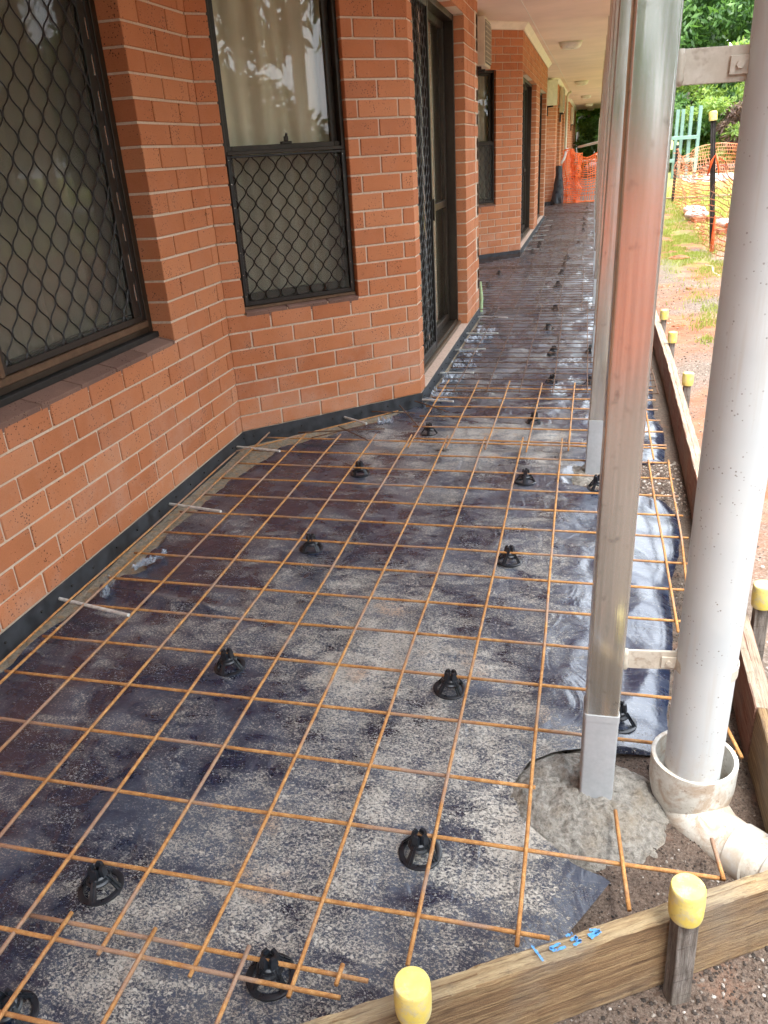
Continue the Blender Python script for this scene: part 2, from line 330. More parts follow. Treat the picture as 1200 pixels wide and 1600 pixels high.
M['log'] = simple('dark_kerb_timber', (.06, .05, .04), .9, 0, 10, .3)
M['blacksheet'] = simple('crumpled_dark_plastic', (.03, .037, .045), .3, 0, 10, .4, .01)
M['interior'] = simple('interior_wall', (.20, .18, .15), .9)
M['ply'] = simple('interior_floor', (.25, .2, .16), .8)

# ------------------------------------------------------------------ object helpers
class MB:
    def __init__(s): s.v = []; s.f = []; s.t = []
    def add(s, vs, fs, tint=None):
        o = len(s.v); s.v += [tuple(p) for p in vs]; s.f += [tuple(i + o for i in f) for f in fs]
        s.t += [0.5 if tint is None else tint] * len(vs)
    def box(s, lo, hi, mat=None, bev=0.0, tint=None):
        x0, y0, z0 = lo; x1, y1, z1 = hi
        if bev <= 0:
            vs = [(x, y, z) for z in (z0, z1) for y in (y0, y1) for x in (x0, x1)]
            fs = [(0, 2, 3, 1), (4, 5, 7, 6), (0, 1, 5, 4), (2, 6, 7, 3), (0, 4, 6, 2), (1, 3, 7, 5)]
        else:
            b = bev; vs = []; idx = {}
            for sx in (0, 1):
                for sy in (0, 1):
                    for sz in (0, 1):
                        for ax in range(3):
                            p = [x1 if sx else x0, y1 if sy else y0, z1 if sz else z0]
                            sg = [1 if sx else -1, 1 if sy else -1, 1 if sz else -1]
                            for k in range(3):
                                if k != ax: p[k] -= sg[k] * b
                            idx[(sx, sy, sz, ax)] = len(vs); vs.append(tuple(p))
            fs = []
            for ax in range(3):
                o = [k for k in range(3) if k != ax]
                for sd in (0, 1):
                    q = []
                    for (a, c) in ((0, 0), (1, 0), (1, 1), (0, 1)):
                        k = [0, 0, 0]; k[ax] = sd; k[o[0]] = a; k[o[1]] = c; q.append(idx[(*k, ax)])
                    if (sd == 0) != (ax == 1): q = q[::-1]
                    fs.append(q)
            for ax in range(3):   # edge strips running along ax
                o = [k for k in range(3) if k != ax]
                for a in (0, 1):
                    for c in (0, 1):
                        k0 = [0, 0, 0]; k1 = [0, 0, 0]; k0[ax] = 0; k1[ax] = 1
                        for k in (k0, k1): k[o[0]] = a; k[o[1]] = c
                        q = [idx[(*k0, o[0])], idx[(*k1, o[0])], idx[(*k1, o[1])], idx[(*k0, o[1])]]
                        fs.append(q)
            for sx in (0, 1):
                for sy in (0, 1):
                    for sz in (0, 1): fs.append([idx[(sx, sy, sz, ax)] for ax in range(3)])
        if mat is not None: vs = [tuple(mat @ Vector(p)) for p in vs]
        s.add(vs, fs, tint); return s
    def tube(s, pts, r, n=8, cap=True, closed=False, flat=1.0):
        pts = [Vector(p) for p in pts]; m = len(pts); rr = r if isinstance(r, (list, tuple)) else [r] * m
        vs = []; prev = None
        for i, p in enumerate(pts):
            if closed: d = pts[(i + 1) % m] - pts[(i - 1) % m]
            else: d = pts[min(i + 1, m - 1)] - pts[max(i - 1, 0)]
            d = d.normalized() if d.length > 1e-9 else Vector((0, 0, 1))
            if prev is None:
                u = d.cross(Vector((0, 0, 1)) if abs(d.z) < .9 else Vector((1, 0, 0))).normalized()
            else:
                u = (prev - d * prev.dot(d)); u = u.normalized() if u.length > 1e-6 else d.orthogonal().normalized()
            prev = u; v = d.cross(u)
            for k in range(n):
                a = 2 * PI * k / n; vs.append(p + (u * math.cos(a) + v * math.sin(a) * flat) * rr[i])
        fs = []
        for i in range(m if closed else m - 1):
            j = (i + 1) % m
            for k in range(n): fs.append((i * n + k, i * n + (k + 1) % n, j * n + (k + 1) % n, j * n + k))
        if cap and not closed: fs.append(tuple(range(n))[::-1]); fs.append(tuple((m - 1) * n + k for k in range(n)))
        s.add(vs, fs); return s
    def lathe(s, prof, n=32, c=(0, 0, 0), squash=1.0):
        vs = []; fs = []; m = len(prof)
        for (r, z) in prof:
            for k in range(n):
                a = 2 * PI * k / n; vs.append((c[0] + r * math.cos(a), c[1] + r * math.sin(a) * squash, c[2] + z))
        for i in range(m - 1):
            for k in range(n): fs.append((i * n + k, i * n + (k + 1) % n, (i + 1) * n + (k + 1) % n, (i + 1) * n + k))
        s.add(vs, fs); return s
    def build(s, name, mat, parent=None, smooth=False, loc=None):
        me = bpy.data.meshes.new(name); me.from_pydata([tuple(p) for p in s.v], [], s.f); me.update()
        if any(x != .5 for x in s.t):
            a = me.attributes.new('tint', 'FLOAT', 'POINT'); a.data.foreach_set('value', np.array(s.t, dtype=np.float32))
        import bmesh
        bm = bmesh.new(); bm.from_mesh(me); bmesh.ops.recalc_face_normals(bm, faces=bm.faces); bm.to_mesh(me); bm.free()
        if smooth: me.polygons.foreach_set('use_smooth', [True] * len(me.polygons))
        me.materials.append(mat)
        o = bpy.data.objects.new(name, me); COL.objects.link(o)
        if parent: o.parent = parent
        if loc is not None: o.location = loc
        return o
def tag(o, label=None, cat=None, group=None, kind=None):
    for k, v in (('label', label), ('category', cat), ('group', group), ('kind', kind)):
        if v: o[k] = v
    return o
def empty(name, loc=(0, 0, 0), rz=0, **kw):
    o = bpy.data.objects.new(name, None); COL.objects.link(o); o.location = loc; o.rotation_euler = (0, 0, rz); o.empty_display_size = .1
    tag(o, **kw); return o
def copy_tree(o, parent=None):
    c = o.copy(); COL.objects.link(c)
    if parent: c.parent = parent
    for ch in list(o.children): copy_tree(ch, c)
    return c
def auto_smooth(o, ang=40):
    me = o.data; me.polygons.foreach_set('use_smooth', [True] * len(me.polygons))
    try: me.set_sharp_from_angle(angle=math.radians(ang))
    except Exception: pass
    return o
def fbm(x, y, z=0.0, oc=4):
    return mnoise.fractal(Vector((x, y, z)), .9, 2.0, oc)
def lerp_tab(tab, y):
    return float(np.interp(y, [a for a, b in tab], [b for a, b in tab]))
BX = lambda y: .0035 * max(0, y - 2.77)          # the building runs very slightly off the mesh direction

# ------------------------------------------------------------------ ground
def board_in(x): return -.897 + .583 * (x - .032)       # inner edge line of the front board (y for x)
SIDE = [(-.30, .535), (.1, .525), (1.2, .545), (3.3, .60), (4.2, .61), (20, .66)]   # inner face x of side boards by y
def side_x(y): return lerp_tab(SIDE, y)
def ground_h(x, y):
    h = -.030 + .010 * fbm(x * 1.3, y * 1.3) + .006 * fbm(x * 9, y * 9, 3)
    h += .018 * max(0, min(1, (x - .9) / .6)) * fbm(x * 3, y * 3, 7, 5) if x > .7 else 0
    if x > .72 and y > .2: h += min(.035, (x - .72) * .1) + min(.05, .01 * max(0, y - 4)) * (1 if x < 3 else 1)
    return h
def build_ground():
    xs = np.unique(np.concatenate([np.linspace(-300, -12, 8), np.linspace(-12, -2.2, 10), np.linspace(-2.2, -.4, 16), np.linspace(-.4, 2.8, 150), np.linspace(2.8, 8, 40), np.linspace(8, 30, 14), np.linspace(30, 300, 8)]))
    ys = np.unique(np.concatenate([np.linspace(-200, -8, 8), np.linspace(-8, -1.6, 16), np.linspace(-1.6, 3, 200), np.linspace(3, 12, 170), np.linspace(12, 26, 60), np.linspace(26, 60, 16), np.linspace(60, 400, 8)]))
    mb = MB(); nx = len(xs)
    vs = []
    for y in ys:
        for x in xs: vs.append((x, y, ground_h(x, y) if (-3 < x < 30 and -9 < y < 60) else -.03))
    fs = [(j * nx + i, j * nx + i + 1, (j + 1) * nx + i + 1, (j + 1) * nx + i) for j in range(len(ys) - 1) for i in range(nx - 1)]
    mb.add(vs, fs); o = mb.build('ground', M['ground'], smooth=True); tag(o, kind='structure', label='reddish soil and gravel ground with thin grass patches'); return o
build_ground()
mb = MB(); mb.add([(3.2, 27, .06), (60, 23, .06), (60, 31, .06), (3.2, 33, .06)], [(0, 1, 2, 3)])
tag(mb.build('road', M['road']), kind='structure', label='pale grey road beyond the barrier fence')

# ------------------------------------------------------------------ building
Z0 = .095; CH = .0908; BL = .244; MO = .010
bld = empty('brick_building', (-1.3, 10, 0), label='long orange brick building with sawtooth bays and a deep covered verandah', cat='building')
def P(o):   # parent keeping world coordinates
    o.parent = bld; o.location = Vector(o.location) - bld.location; return o
def wall_frame(p, q):
    p = Vector((p[0], p[1], 0)); q = Vector((q[0], q[1], 0)); d = (q - p); L = d.length; d.normalize()
    n = Vector((d.y, -d.x, 0))      # outward = right-hand side
    m = Matrix(((d.x, -n.x, 0, p.x), (d.y, -n.y, 0, p.y), (0, 0, 1, 0), (0, 0, 0, 1)))   # local: s along, t inward, z up
    return m, L
def brick_wall(p, q, ops=(), z1=2.87, bev=True, phase=0.0):
    m, L = wall_frame(p, q)
    mb = MB(); k = 0; z = Z0
    while z < z1 - .02:
        zt = min(z + CH - MO, z1)
        off = (BL / 2 if k % 2 else 0) + phase
        spans = [(0.0, L)]
        for (a, b, c, d) in ops:
            if zt > c + .01 and z < d - .01:
                ns = []
                for (u, v) in spans:
                    if a > u: ns.append((u, min(v, a)))
                    if b < v: ns.append((max(u, b), v))
                spans = [x for x in ns if x[1] - x[0] > .004]
        for (u, v) in spans:
            bnd = [u] + [x for x in [-off + i * BL for i in range(int(L / BL) + 3)] if u + .045 < x < v - .045] + [v]
            for i in range(len(bnd) - 1):
                a = bnd[i] + (MO / 2 if i else 0); b = bnd[i + 1] - (MO / 2 if i < len(bnd) - 2 else 0)
                j = random.uniform(-.0012, .0012); tl = random.betavariate(2.2, 2.2)
                mb.box((a, j, z + random.uniform(-.0008, .0008)), (b, .105, zt), m, .0028 if bev else 0, tint=tl)
        z += CH; k += 1
    w = mb.build('wall', M['brick'])
    P(w)
    # mortar body
    mo = MB(); cuts = sorted(set([0.0, L] + [x for a, b, c, d in ops for x in (a, b)]))
    for a, b in zip(cuts[:-1], cuts[1:]):
        if b - a < .003: continue
        mid = (a + b) / 2; hit = [o for o in ops if o[0] - 1e-6 <= mid <= o[1] + 1e-6]
        e = .004
        segs = [(-.02, z1)] if not hit else [(-.02, hit[0][2]), (hit[0][3], z1)]
        a2 = a + (e if not hit and a > 0 else 0); b2 = b - (e if not hit and b < L else 0)
        for c, d in segs:
            if d - c > .01: mo.box((a2 if not hit else a - .004 + e, .0065, c), (b2 if not hit else b, .19, d), m)
    mj = mo.build('mortar', M['mortar']); mj.parent = w
    return m, L
def flashing(p, q, s0=0, s1=None, h=.095):
    m, L = wall_frame(p, q); s1 = s1 or L
    mb = MB(); n = max(2, int((s1 - s0) / .12)); vs = []; fs = []
    for i in range(n + 1):
        s = s0 + (s1 - s0) * i / n; wv = .0012 * math.sin(s * 17) + random.uniform(-.0007, .0007)
        for (t, z) in ((-.005, h - .001), (-.0075 + wv * .5, h - .001), (-.008 + wv, .045), (-.009 + wv, -.03)): vs.append(m @ Vector((s, t, z)))
    for i in range(n):
        for k in range(3): fs.append((i * 4 + k, i * 4 + 4 + k, i * 4 + 5 + k, i * 4 + 1 + k))
    mb.add(vs, fs)
    o = mb.build('base_flashing', M['flash']); auto_smooth(o, 12); P(o)
    nb = MB()
    s = s0 + .06
    while s < s1:
        nb.box((s - .004, -.0135, .055), (s + .004, -.006, .063), m, .001); s += .17 + random.uniform(-.03, .03)
    k = nb.build('fixing', M['pole']); k.parent = o
def grille(mb, m, s0, s1, z0, z1, t, cw=.0435, chh=.114, r=.0030):
    n = int(round((s1 - s0) / (cw / 1))) ; step = (s1 - s0) / n
    for i in range(n + 1):
        sx = s0 + step * i; pts = []
        N = int((z1 - z0) / (chh / 10))
        for k in range(N + 1):
            z = z0 + (z1 - z0) * k / N; ph = 2 * PI * (z - z0) / chh + (PI if i % 2 else 0)
            sn = math.sin(ph); sn = math.copysign(abs(sn) ** .85, sn)
            pts.append(m @ Vector((min(s1, max(s0, sx + sn * (step / 2 - .0015) + .0022 * fbm(sx * 6, z * 3, 1, 2))), t + .0006 * (i % 2), z)))
        mb.tube(pts, r, 4, cap=False)
def ring_frame(mb, m, s0, s1, z0, z1, t0, t1, w, wb=None, wt=None, bev=.002):
    wb = w if wb is None else wb; wt = w if wt is None else wt
    mb.box((s0, t0, z0), (s0 + w, t1, z1), m, bev); mb.box((s1 - w, t0, z0), (s1, t1, z1), m, bev)
    mb.box((s0 + w, t0 + .0015, z0), (s1 - w, t1 - .001, z0 + wb), m, bev); mb.box((s0 + w, t0 + .0015, z1 - wt), (s1 - w, t1 - .001, z1), m, bev)
def curtain(mat, m, s0, s1, z0, z1, t, parent, amp=.03, wl=.11, name='curtain'):
    mb = MB(); n = max(12, int((s1 - s0) / .012)); vs = []; fs = []; zs = np.linspace(z0, z1, 8); ph = random.uniform(0, 6)
    for j, z in enumerate(zs):
        for i in range(n + 1):
            s = s0 + (s1 - s0) * i / n
            a = amp * (.5 * math.sin(2 * PI * s / wl + ph + 1.8 * math.sin(s * 5 + ph)) + .5 * math.sin(2 * PI * s / (wl * 2.3) + 1 + .2 * z)) * (1 + .3 * math.sin(z * 2 + s * 9))
            vs.append(m @ Vector((s + .01 * math.sin(z * 3 + s * 20), t + a, z)))
    for j in range(len(zs) - 1):
        for i in range(n): a = j * (n + 1) + i; fs.append((a, a + 1, a + n + 2, a + n + 1))
    mb.add(vs, fs); o = mb.build(name, mat, smooth=True); o.parent = parent; return o
def kid(mb, name, mat, par, smooth=False):
    o = mb.build(name, mat, par, smooth); return o
def sill_bricks(m, s0, s1, z, depth=.10, name='window_sill'):
    mb = MB(); s = s0
    while s < s1 - .01:
        e = min(s + BL - .006, s1)
        # sloping brick-on-edge sill
        sub = Matrix.Translation((0, 0, z)) @ Matrix.Rotation(math.radians(13), 4, 'X')
        mb.box((s, -.004, -.045), (e, depth, .0), m @ sub, .0025, tint=random.random()); s += BL
    o = mb.build(name, M['sillbrick']); P(o)
    j = MB(); j.box((s0 + .001, .004, z - .04), (s1 - .001, depth + .02, z - .006), m); k = j.build('mortar', M['mortar']); k.parent = o

ROOM = MB()
def hung_window(m, s0, s1, z0, z1, lab=None, cur='curtain', t=.035):
    """double-hung window with a grille over its lower sash; t = depth of the frame face behind the brick face"""
    wobj = MB(); ring_frame(wobj, m, s0, s1, z0 + .015, z1, t, t + .09, .022, .03, .03); w = P(wobj.build('window', M['frame']))
    f = MB(); zr = 1.50
    ring_frame(f, m, s0 + .023, s1 - .023, zr, z1 - .03, t + .045, t + .07, .035, .03, .03)
    ring_frame(f, m, s0 + .023, s1 - .023, z0 + .047, zr + .035, t + .018, t + .042, .032, .045, .03)
    f.box((s0 + .02, t - .004, zr - .006), (s1 - .02, t + .018, zr + .012), m, .002)
    kid(f, 'sash', M['frame'], w)
    b = MB(); b.box((s0 + .004, t - .012, z0 + .012), (s1 - .004, t + .085, z0 + .028), m, .002); kid(b, 'bottom_track', M['frame2'], w)
    g = MB(); g.box((s0 + .055, t + .056, zr + .025), (s1 - .055, t + .060, z1 - .05), m); g.box((s0 + .053, t + .028, z0 + .08), (s1 - .053, t + .032, zr + .01), m)
    kid(g, 'glass', M['glass'], w)
    sc = MB(); ring_frame(sc, m, s0 + .012, s1 - .012, z0 + .032, zr - .008, t - .012, t + .014, .020, .022, .012)
    grille(sc, m, s0 + .03, s1 - .03, z0 + .05, zr - .018, t + .0)
    fsn = MB(); fsn.box((s0 + .03, t + .0055, z0 + .052), (s1 - .03, t + .0065, zr - .02), m); kid(sc, 'security_screen', M['screen'], w); kid(fsn, 'fly_screen', M['fly'], w)
    la = MB(); c = (s0 + s1) / 2 + .01; la.box((c - .025, t + .01, zr + .034), (c + .03, t + .04, zr + .046), m, .002); la.box((c - .008, t + .012, zr + .046), (c + .014, t + .03, zr + .07), m, .003); la.tube([m @ Vector((c + .004, t + .02, zr + .066)), m @ Vector((c + .004, t + .012, zr + .082))], .007, 8)
    kid(la, 'latch', M['frame'], w)
    sw = MB()
    for i in range(7):
        zz = z0 + .08 + i * .11
        if zz < zr: sw.box((s1 - .028, t - .0135, zz), (s1 - .024, t - .0115, zz + .004), m); sw.box((s0 + .02, t - .0135, zz), (s0 + .024, t - .0115, zz + .004), m)
    kid(sw, 'screw', M['galv'], w)
    curtain(M[cur], m, s0 - .03, s1 + .30, z0 - .05, z1, t + .125, w, .022)
    return w
def slide_door(m, s0, s1, z0, z1, t=.10, lab=None):
    wobj = MB(); ring_frame(wobj, m, s0, s1, z0, z1, t - .02, t + .09, .035, .028, .04); w = P(wobj.build('door', M['frame']))
    mid = (s0 + s1) / 2
    f = MB(); ring_frame(f, m, mid - .03, s1 - .036, z0 + .03, z1 - .042, t + .05, t + .085, .055, .06, .05)
    ring_frame(f, m, s0 + .036, mid + .03, z0 + .03, z1 - .042, t + .012, t + .045, .05, .06, .05)
    f.box((mid - .02, t + .045, 1.05), (s1 - .09, t + .07, 1.10), m, .002)
    kid(f, 'sliding_frame', M['frame'], w)
    tr = MB(); tr.box((s0 + .002, t - .045, z0 + .002), (s1 - .002, t - .021, z0 + .020), m, .002); tr.box((s0 + .036, t - .012, z0 + .029), (s1 - .036, t - .004, z0 + .036), m)
    kid(tr, 'threshold_track', M['galv'] if False else M['frame2'], w)
    g = MB(); g.box((mid + .026, t + .066, z0 + .09), (s1 - .09, t + .070, z1 - .09), m); g.box((s0 + .085, t + .027, z0 + .09), (mid - .02, t + .031, z1 - .09), m)
    kid(g, 'glass', M['glass'], w)
    sc = MB(); ring_frame(sc, m, s0 + .036, mid - .06, z0 + .032, z1 - .044, t - .020, t + .008, .04, .05, .04); grille(sc, m, s0 + .07, mid - .095, z0 + .07, z1 - .08, t - .006)
    kid(sc, 'security_screen', M['screen'], w)
    h = MB(); h.box((mid - .095, t - .034, 1.02), (mid - .07, t - .02, 1.16), m, .004); kid(h, 'handle', M['frame'], w)
    curtain(M['curtain'], m, s0 - .03, s1 + .4, z0 + .02, z1, t + .15, w, .025)  # cream tone stands in for the pale brick reflection in the door glass
    return w
def pt(x, y): return (x + BX(y), y)

zS = Z0 + 7 * CH; zL = Z0 + 25 * CH; zW = Z0 + 24 * CH
A1 = (-1.75, -4.2); A = (-1.75, 1.97); B = (-.89, 2.77); C1 = (-.89, 5.62)
# front bay: big sliding window wall
oy0, oy1 = 3.62, 5.59      # s along wall 1 (y = s - 4.2): opening y -0.58..1.39
m1, L1 = brick_wall(A1, A, [(oy0, oy1, zS, zW)])
sill_bricks(m1, oy0 + .002, oy1 - .002, zS + .006, .105)
def big_window(m, s0, s1, z0, z1, t=.10):
    o = MB(); ring_frame(o, m, s0, s1, z0 + .05, z1, t, t + .09, .04, .03, .035); w = P(o.build('window', M['frame']))
    st = MB(); st.box((s0 + .001, t - .028, z0 + .024), (s1 - .001, t + .06, z0 + .049), m, .003); kid(st, 'sealant_strip', M['blackstrip'], w)
    mid = s1 - 1.03
    b = MB(); b.box((s0 + .04, t - .006, z0 + .076), (s1 - .04, t + .02, z0 + .105), m, .003); b.box((s0 + .04, t + .021, z0 + .081), (s1 - .04, t + .055, z0 + .092), m, .002)
    b.box((mid - .012, t - .010, z0 + .106), (mid + .012, t + .03, z1 - .036), m, .003)
    kid(b, 'bottom_track', M['frame2'], w)
    f = MB(); ring_frame(f, m, s0 + .041, mid - .014, z0 + .106, z1 - .036, t + .02, t + .05, .03, .04, .04); ring_frame(f, m, mid + .014, s1 - .041, z0 + .106, z1 - .036, t + .032, t + .055, .03, .035, .04)
    kid(f, 'sash', M['frame'], w)
    g = MB(); g.box((s0 + .07, t + .033, z0 + .14), (mid - .04, t + .037, z1 - .07), m); g.box((mid + .04, t + .042, z0 + .135), (s1 - .07, t + .046, z1 - .07), m)
    kid(g, 'glass', M['glass'], w)
    sc = MB(); ring_frame(sc, m, mid + .013, s1 - .042, z0 + .107, z1 - .037, t + .004, t + .028, .028, .026, .03)
    sc.box((s1 - .128, t + .006, z0 + .133), (s1 - .071, t + .018, z1 - .067), m, .002)
    grille(sc, m, mid + .035, s1 - .118, z0 + .125, z1 - .06, t + .010, .056, .138, .0038)
    fsn = MB(); fsn.box((mid + .04, t + .0185, z0 + .13), (s1 - .072, t + .0195, z1 - .065), m); kid(fsn, 'fly_screen', M['fly'], w)
    kid(sc, 'security_screen', M['screen'], w)
    zz = z0 + .2
    while zz < z1 - .1: sw = MB(); sw.box((s1 - .088, t + .0045, zz), (s1 - .082, t + .0062, zz + .07), m); kid(sw, 'slot', M['galv'], w); zz += .125
    curtain(M['curtain2'], m, s0 - .05, mid + .50, z0 - .05, z1, t + .13, w, .02, .16); curtain(M['curtain2'], m, mid + .40, s1 + .35, z0 - .05, z1, t + .17, w, .02, .16)
    return w
big_window(m1, oy0, oy1, zS, zW)
m2, L2 = brick_wall(A, B, [(.105, .785, zS, zL)])
sill_bricks(m2, .107, .783, zS + .004, .06)
hung_window(m2, .106, .784, zS, zL)
m3, L3 = brick_wall(B, C1, [(.13, 2.08, Z0 - .002, zL)], phase=.1)
slide_door(m3, .131, 2.079, Z0 + .012, zL - .003)
def tile_sill(m, s0, s1, z):
    mb = MB(); s = s0
    while s < s1 - .01:
        e = min(s + .236, s1); mb.box((s, -.003, z - .012), (e, .058, z + .006), m, .0015); s += .238
    P(mb.build('door_sill', M['tile']))
    l = MB(); l.box((s0, .059, z - .012), (s1, .2, z + .004), m); P(l.build('door_sill', M['footing']))
tile_sill(m3, .131, 2.079, Z0)
brick_wall(C1, (-1.75, 5.62), bev=False)
p5 = pt(-1.75, 9.25); p6 = pt(-.89, 10.05)
brick_wall((-1.75, 5.62), p5, bev=False)
m6, L6 = brick_wall(p5, p6, [(.08, .745, zS, zL)])
sill_bricks(m6, .082, .743, zS + .004, .06); hung_window(m6, .081, .744, zS, zL, cur='curtain2')
p7 = pt(-.89, 16.2)
m7, L7 = brick_wall(p6, p7, [(.13, 2.92, Z0 - .002, zL), (3.85, 5.80, Z0 - .002, zL)])
slide_door(m7, .131, 2.919, Z0 + .012, zL - .003); slide_door(m7, 3.851, 5.799, Z0 + .012, zL - .003)
tile_sill(m7, .131, 2.919, Z0); tile_sill(m7, 3.851, 5.799, Z0)
p8 = pt(-1.75, 16.2); p9 = pt(-1.75, 19.55); p10 = pt(-.89, 20.35); p11 = pt(-.89, 27); p12 = pt(-1.75, 27); p13 = pt(-1.75, 30.3); p14 = pt(-.89, 31.1); p15 = pt(-.89, 43)
brick_wall(p7, p8, bev=False); brick_wall(p8, p9, bev=False); brick_wall(p9, p10, bev=False)
m11, L11 = brick_wall(p10, p11, [(1.0, 2.9, Z0 - .002, zL), (4.2, 6.0, Z0 - .002, zL)], bev=False)
slide_door(m11, 1.001, 2.899, Z0 + .012, zL - .003); slide_door(m11, 4.201, 5.999, Z0 + .012, zL - .003)
brick_wall(p11, p12, bev=False); brick_wall(p12, p13, bev=False); brick_wall(p13, p14, bev=False); brick_wall(p14, p15, bev=False)
brick_wall(p15, pt(-8, 43), bev=False)
poly = [A1, A, B, C1, (-1.75, 5.62), p5, p6, p7, p8, p9, p10, p11, p12, p13, p14, p15]
for a, b in zip(poly[:-1], poly[1:]): flashing(a, b)
# cove moulding under the soffit
for a, b in zip(poly[:-1], poly[1:]):
    m, L = wall_frame(a, b); mb = MB(); vs = []; fs = []
    prof = [(0, -.085), (-.012, -.085), (-.016, -.07), (-.035, -.045), (-.06, -.022), (-.07, -.014), (-.07, 0), (0, 0)]
    for s in (-.02, L + .02):
        for (t, z) in prof: vs.append(m @ Vector((s, t, 2.899 + z)))
    for k in range(len(prof) - 1): fs.append((k, k + 1, 8 + k + 1, 8 + k))
    mb.add(vs, fs); P(mb.build('cove_moulding', M['cove']))
# soffit, roof, gutter, steel lintels
mb = MB(); mb.box((-9, -7, 2.90), (-1.76, 43.4, 2.91)); mb.box((-1.76, -3.5, 2.90), (.52, 43.4, 2.91)); P(mb.build('soffit', M['soffit']))
mb = MB(); mb.box((-12, -7.1, 2.912), (-1.762, 43.5, 3.05)); mb.box((-1.76, -3.5, 2.95), (.60, 43.5, 3.051)); mb.box((-1.76, -3.49, 2.912), (.518, 43.4, 2.949)); P(mb.build('roof', M['steelroof']))
mb = MB(); mb.box((.523, -3.5, 2.86), (.545, 43.4, 3.00)); P(mb.build('fascia', M['cove']))
mb = MB()
prof = [(.548, 2.99), (.548, 2.875), (.565, 2.865), (.64, 2.865), (.655, 2.88), (.66, 2.995), (.652, 2.995), (.645, 2.885), (.56, 2.875)]
vs = [(x, y, z) for y in (-3.5, 43.5) for x, z in prof]; n = len(prof)
mb.add(vs, [(k, k + 1, n + k + 1, n + k) for k in range(n - 1)]); P(mb.build('gutter', M['steelroof']))
for (mm, a, b) in ((m3, .13, 2.08), (m7, .13, 2.92), (m7, 3.85, 5.8)):
    mb = MB(); mb.box((a - .0, .012, zL + .001), (b + .0, .10, zL + .009), mm); P(mb.build('lintel', M['greypaint']))
# closed dark interior behind the walls
mb = MB()
mb.box((-9, -7, 0), (-8.9, 43.3, 2.89)); mb.box((-8.88, -7, 0), (-1.9, -6.9, 2.89)); mb.box((-8.88, -6.9, 0), (-2.0, -4.25, 2.89)) ; P(mb.build('interior_wall', M['interior']))
mb = MB()
for yy in (2.2, 5.9, 9.1, 13.5, 16.5, 19.4, 24): mb.box((-8.85, yy - .05, .05), (-1.98, yy + .05, 2.88))
P(mb.build('partition', M['interior']))
mb = MB(); mb.box((-8.88, -6.9, -.02), (-1.97, 43.2, .04)); P(mb.build('interior_floor', M['ply']))

# footing strip beside the wall (rough concrete)
mb = MB(); vs = []; fs = []; ny = 220; nx = 9
path = [(-1.75, -1.6), (-1.75, 1.97), (-.89, 2.77), (-.89, 5.6)]
pl = [Vector((*p, 0)) for p in path]; seg = [(pl[i + 1] - pl[i]).length for i in range(3)]; tot = sum(seg)
for j in range(ny + 1):
    d = tot * j / ny; i = 0
    while i < 2 and d > seg[i]: d -= seg[i]; i += 1
    q = pl[i].lerp(pl[i + 1], min(1, d / seg[i])); dr = (pl[i + 1] - pl[i]).normalized(); nn = Vector((dr.y, -dr.x, 0))
    for k in range(nx):
        u = k / (nx - 1); pp = q + nn * (u * .24 - .0)
        vs.append((pp.x, pp.y, -.011 + .012 * (1 - u) + .006 * fbm(pp.x * 16, pp.y * 16) + (.02 * max(0, .35 - u)) - .022 * u * u))
for j in range(ny):
    for k in range(nx - 1): a = j * nx + k; fs.append((a, a + 1, a + nx + 1, a + nx))
mb.add(vs, fs); tag(mb.build('concrete_footing', M['footing'], smooth=True), 'rough concrete footing edge running beside the grey wall flashing', 'footing')

# ------------------------------------------------------------------ membrane
LT = [(-1.5, -1.72), (-.3, -1.70), (.10, -1.70), (.22, -1.675), (.45, -1.65), (.56, -1.575), (.66, -1.64), (1.0, -1.635), (1.5, -1.61), (1.9, -1.53), (2.05, -1.42), (2.3, -1.20), (2.45, -1.03), (2.62, -.98), (2.9, -.855), (5.6, -.86), (5.75, -1.6), (9.0, -1.6), (10.0, -.86), (16.2, -.83), (16.3, -1.5), (19.5, -1.5), (20.3, -.85)]
RT = [(-.606, .185), (-.592, .14), (-.575, .10), (-.46, -.02), (-.36, -.05), (-.27, -.015), (-.22, .05), (-.185, .16), (-.165, .305), (-.05, .347), (.36, .39), (.78, .42), (.99, .47), (1.2, .50), (1.36, .51), (1.48, .46), (1.53, .26), (1.60, .06), (1.70, .04), (1.88, .10), (1.93, .28), (1.98, .50), (2.45, .53), (2.9, .50), (3.3, .52), (4, .55), (6, .585), (20.3, .63)]
def rt(y):
    if y < -.606: return max(-.9, min(.185 + (y + .606) * .62, (y + .897) / .583 + .032 - .006))
    return lerp_tab(RT, y)
def mem_h(x, y, u):
    e = min(1.0, max(0.0, (x + .15) / .45)); f = max(0, min(1, (y - 1.6) / 1.4))
    if x > .02 and y < -.1: e *= .6
    a = .0030 + .012 * e + .009 * f
    k = 1 - .92 * max(0, min(1, (x - .0) / .2)) * (1 if y < 1.5 else 0)
    h = .004 + a * (abs(fbm(x * 3.1 + 2, y * 2.2, 1.5, 2)) * 1.6 + .40 * k * fbm(x * 7 + y * 3, y * 8, 4, 3))
    h += (.5 * a) * (1 - abs(fbm(x * 4 - y * 1.7, y * 2.2 + x, 9, 1)) * 3)
    # folded lap of the sheet near the wall
    d = (y - (.36 - .10 * (x + 1.6))) ; 
    if -1.75 < x < -.95: h += .032 * math.exp(-(d / .028) ** 2) * max(0, 1 - (x + 1.75) / .8) + .016 * math.exp(-((d - .11) / .03) ** 2) * max(0, 1 - (x + 1.75) / .8)
    if 1.85 < y < 2.02: h += .010 * math.sin((y - 1.85) / .17 * PI)
    return max(h, .0005)
mb = MB(); vs = []; fs = []
ys = list(np.arange(-1.45, 3.6, .0125)) + list(np.arange(3.6, 8, .028)) + list(np.arange(8, 20.3, .06)); NX = 190
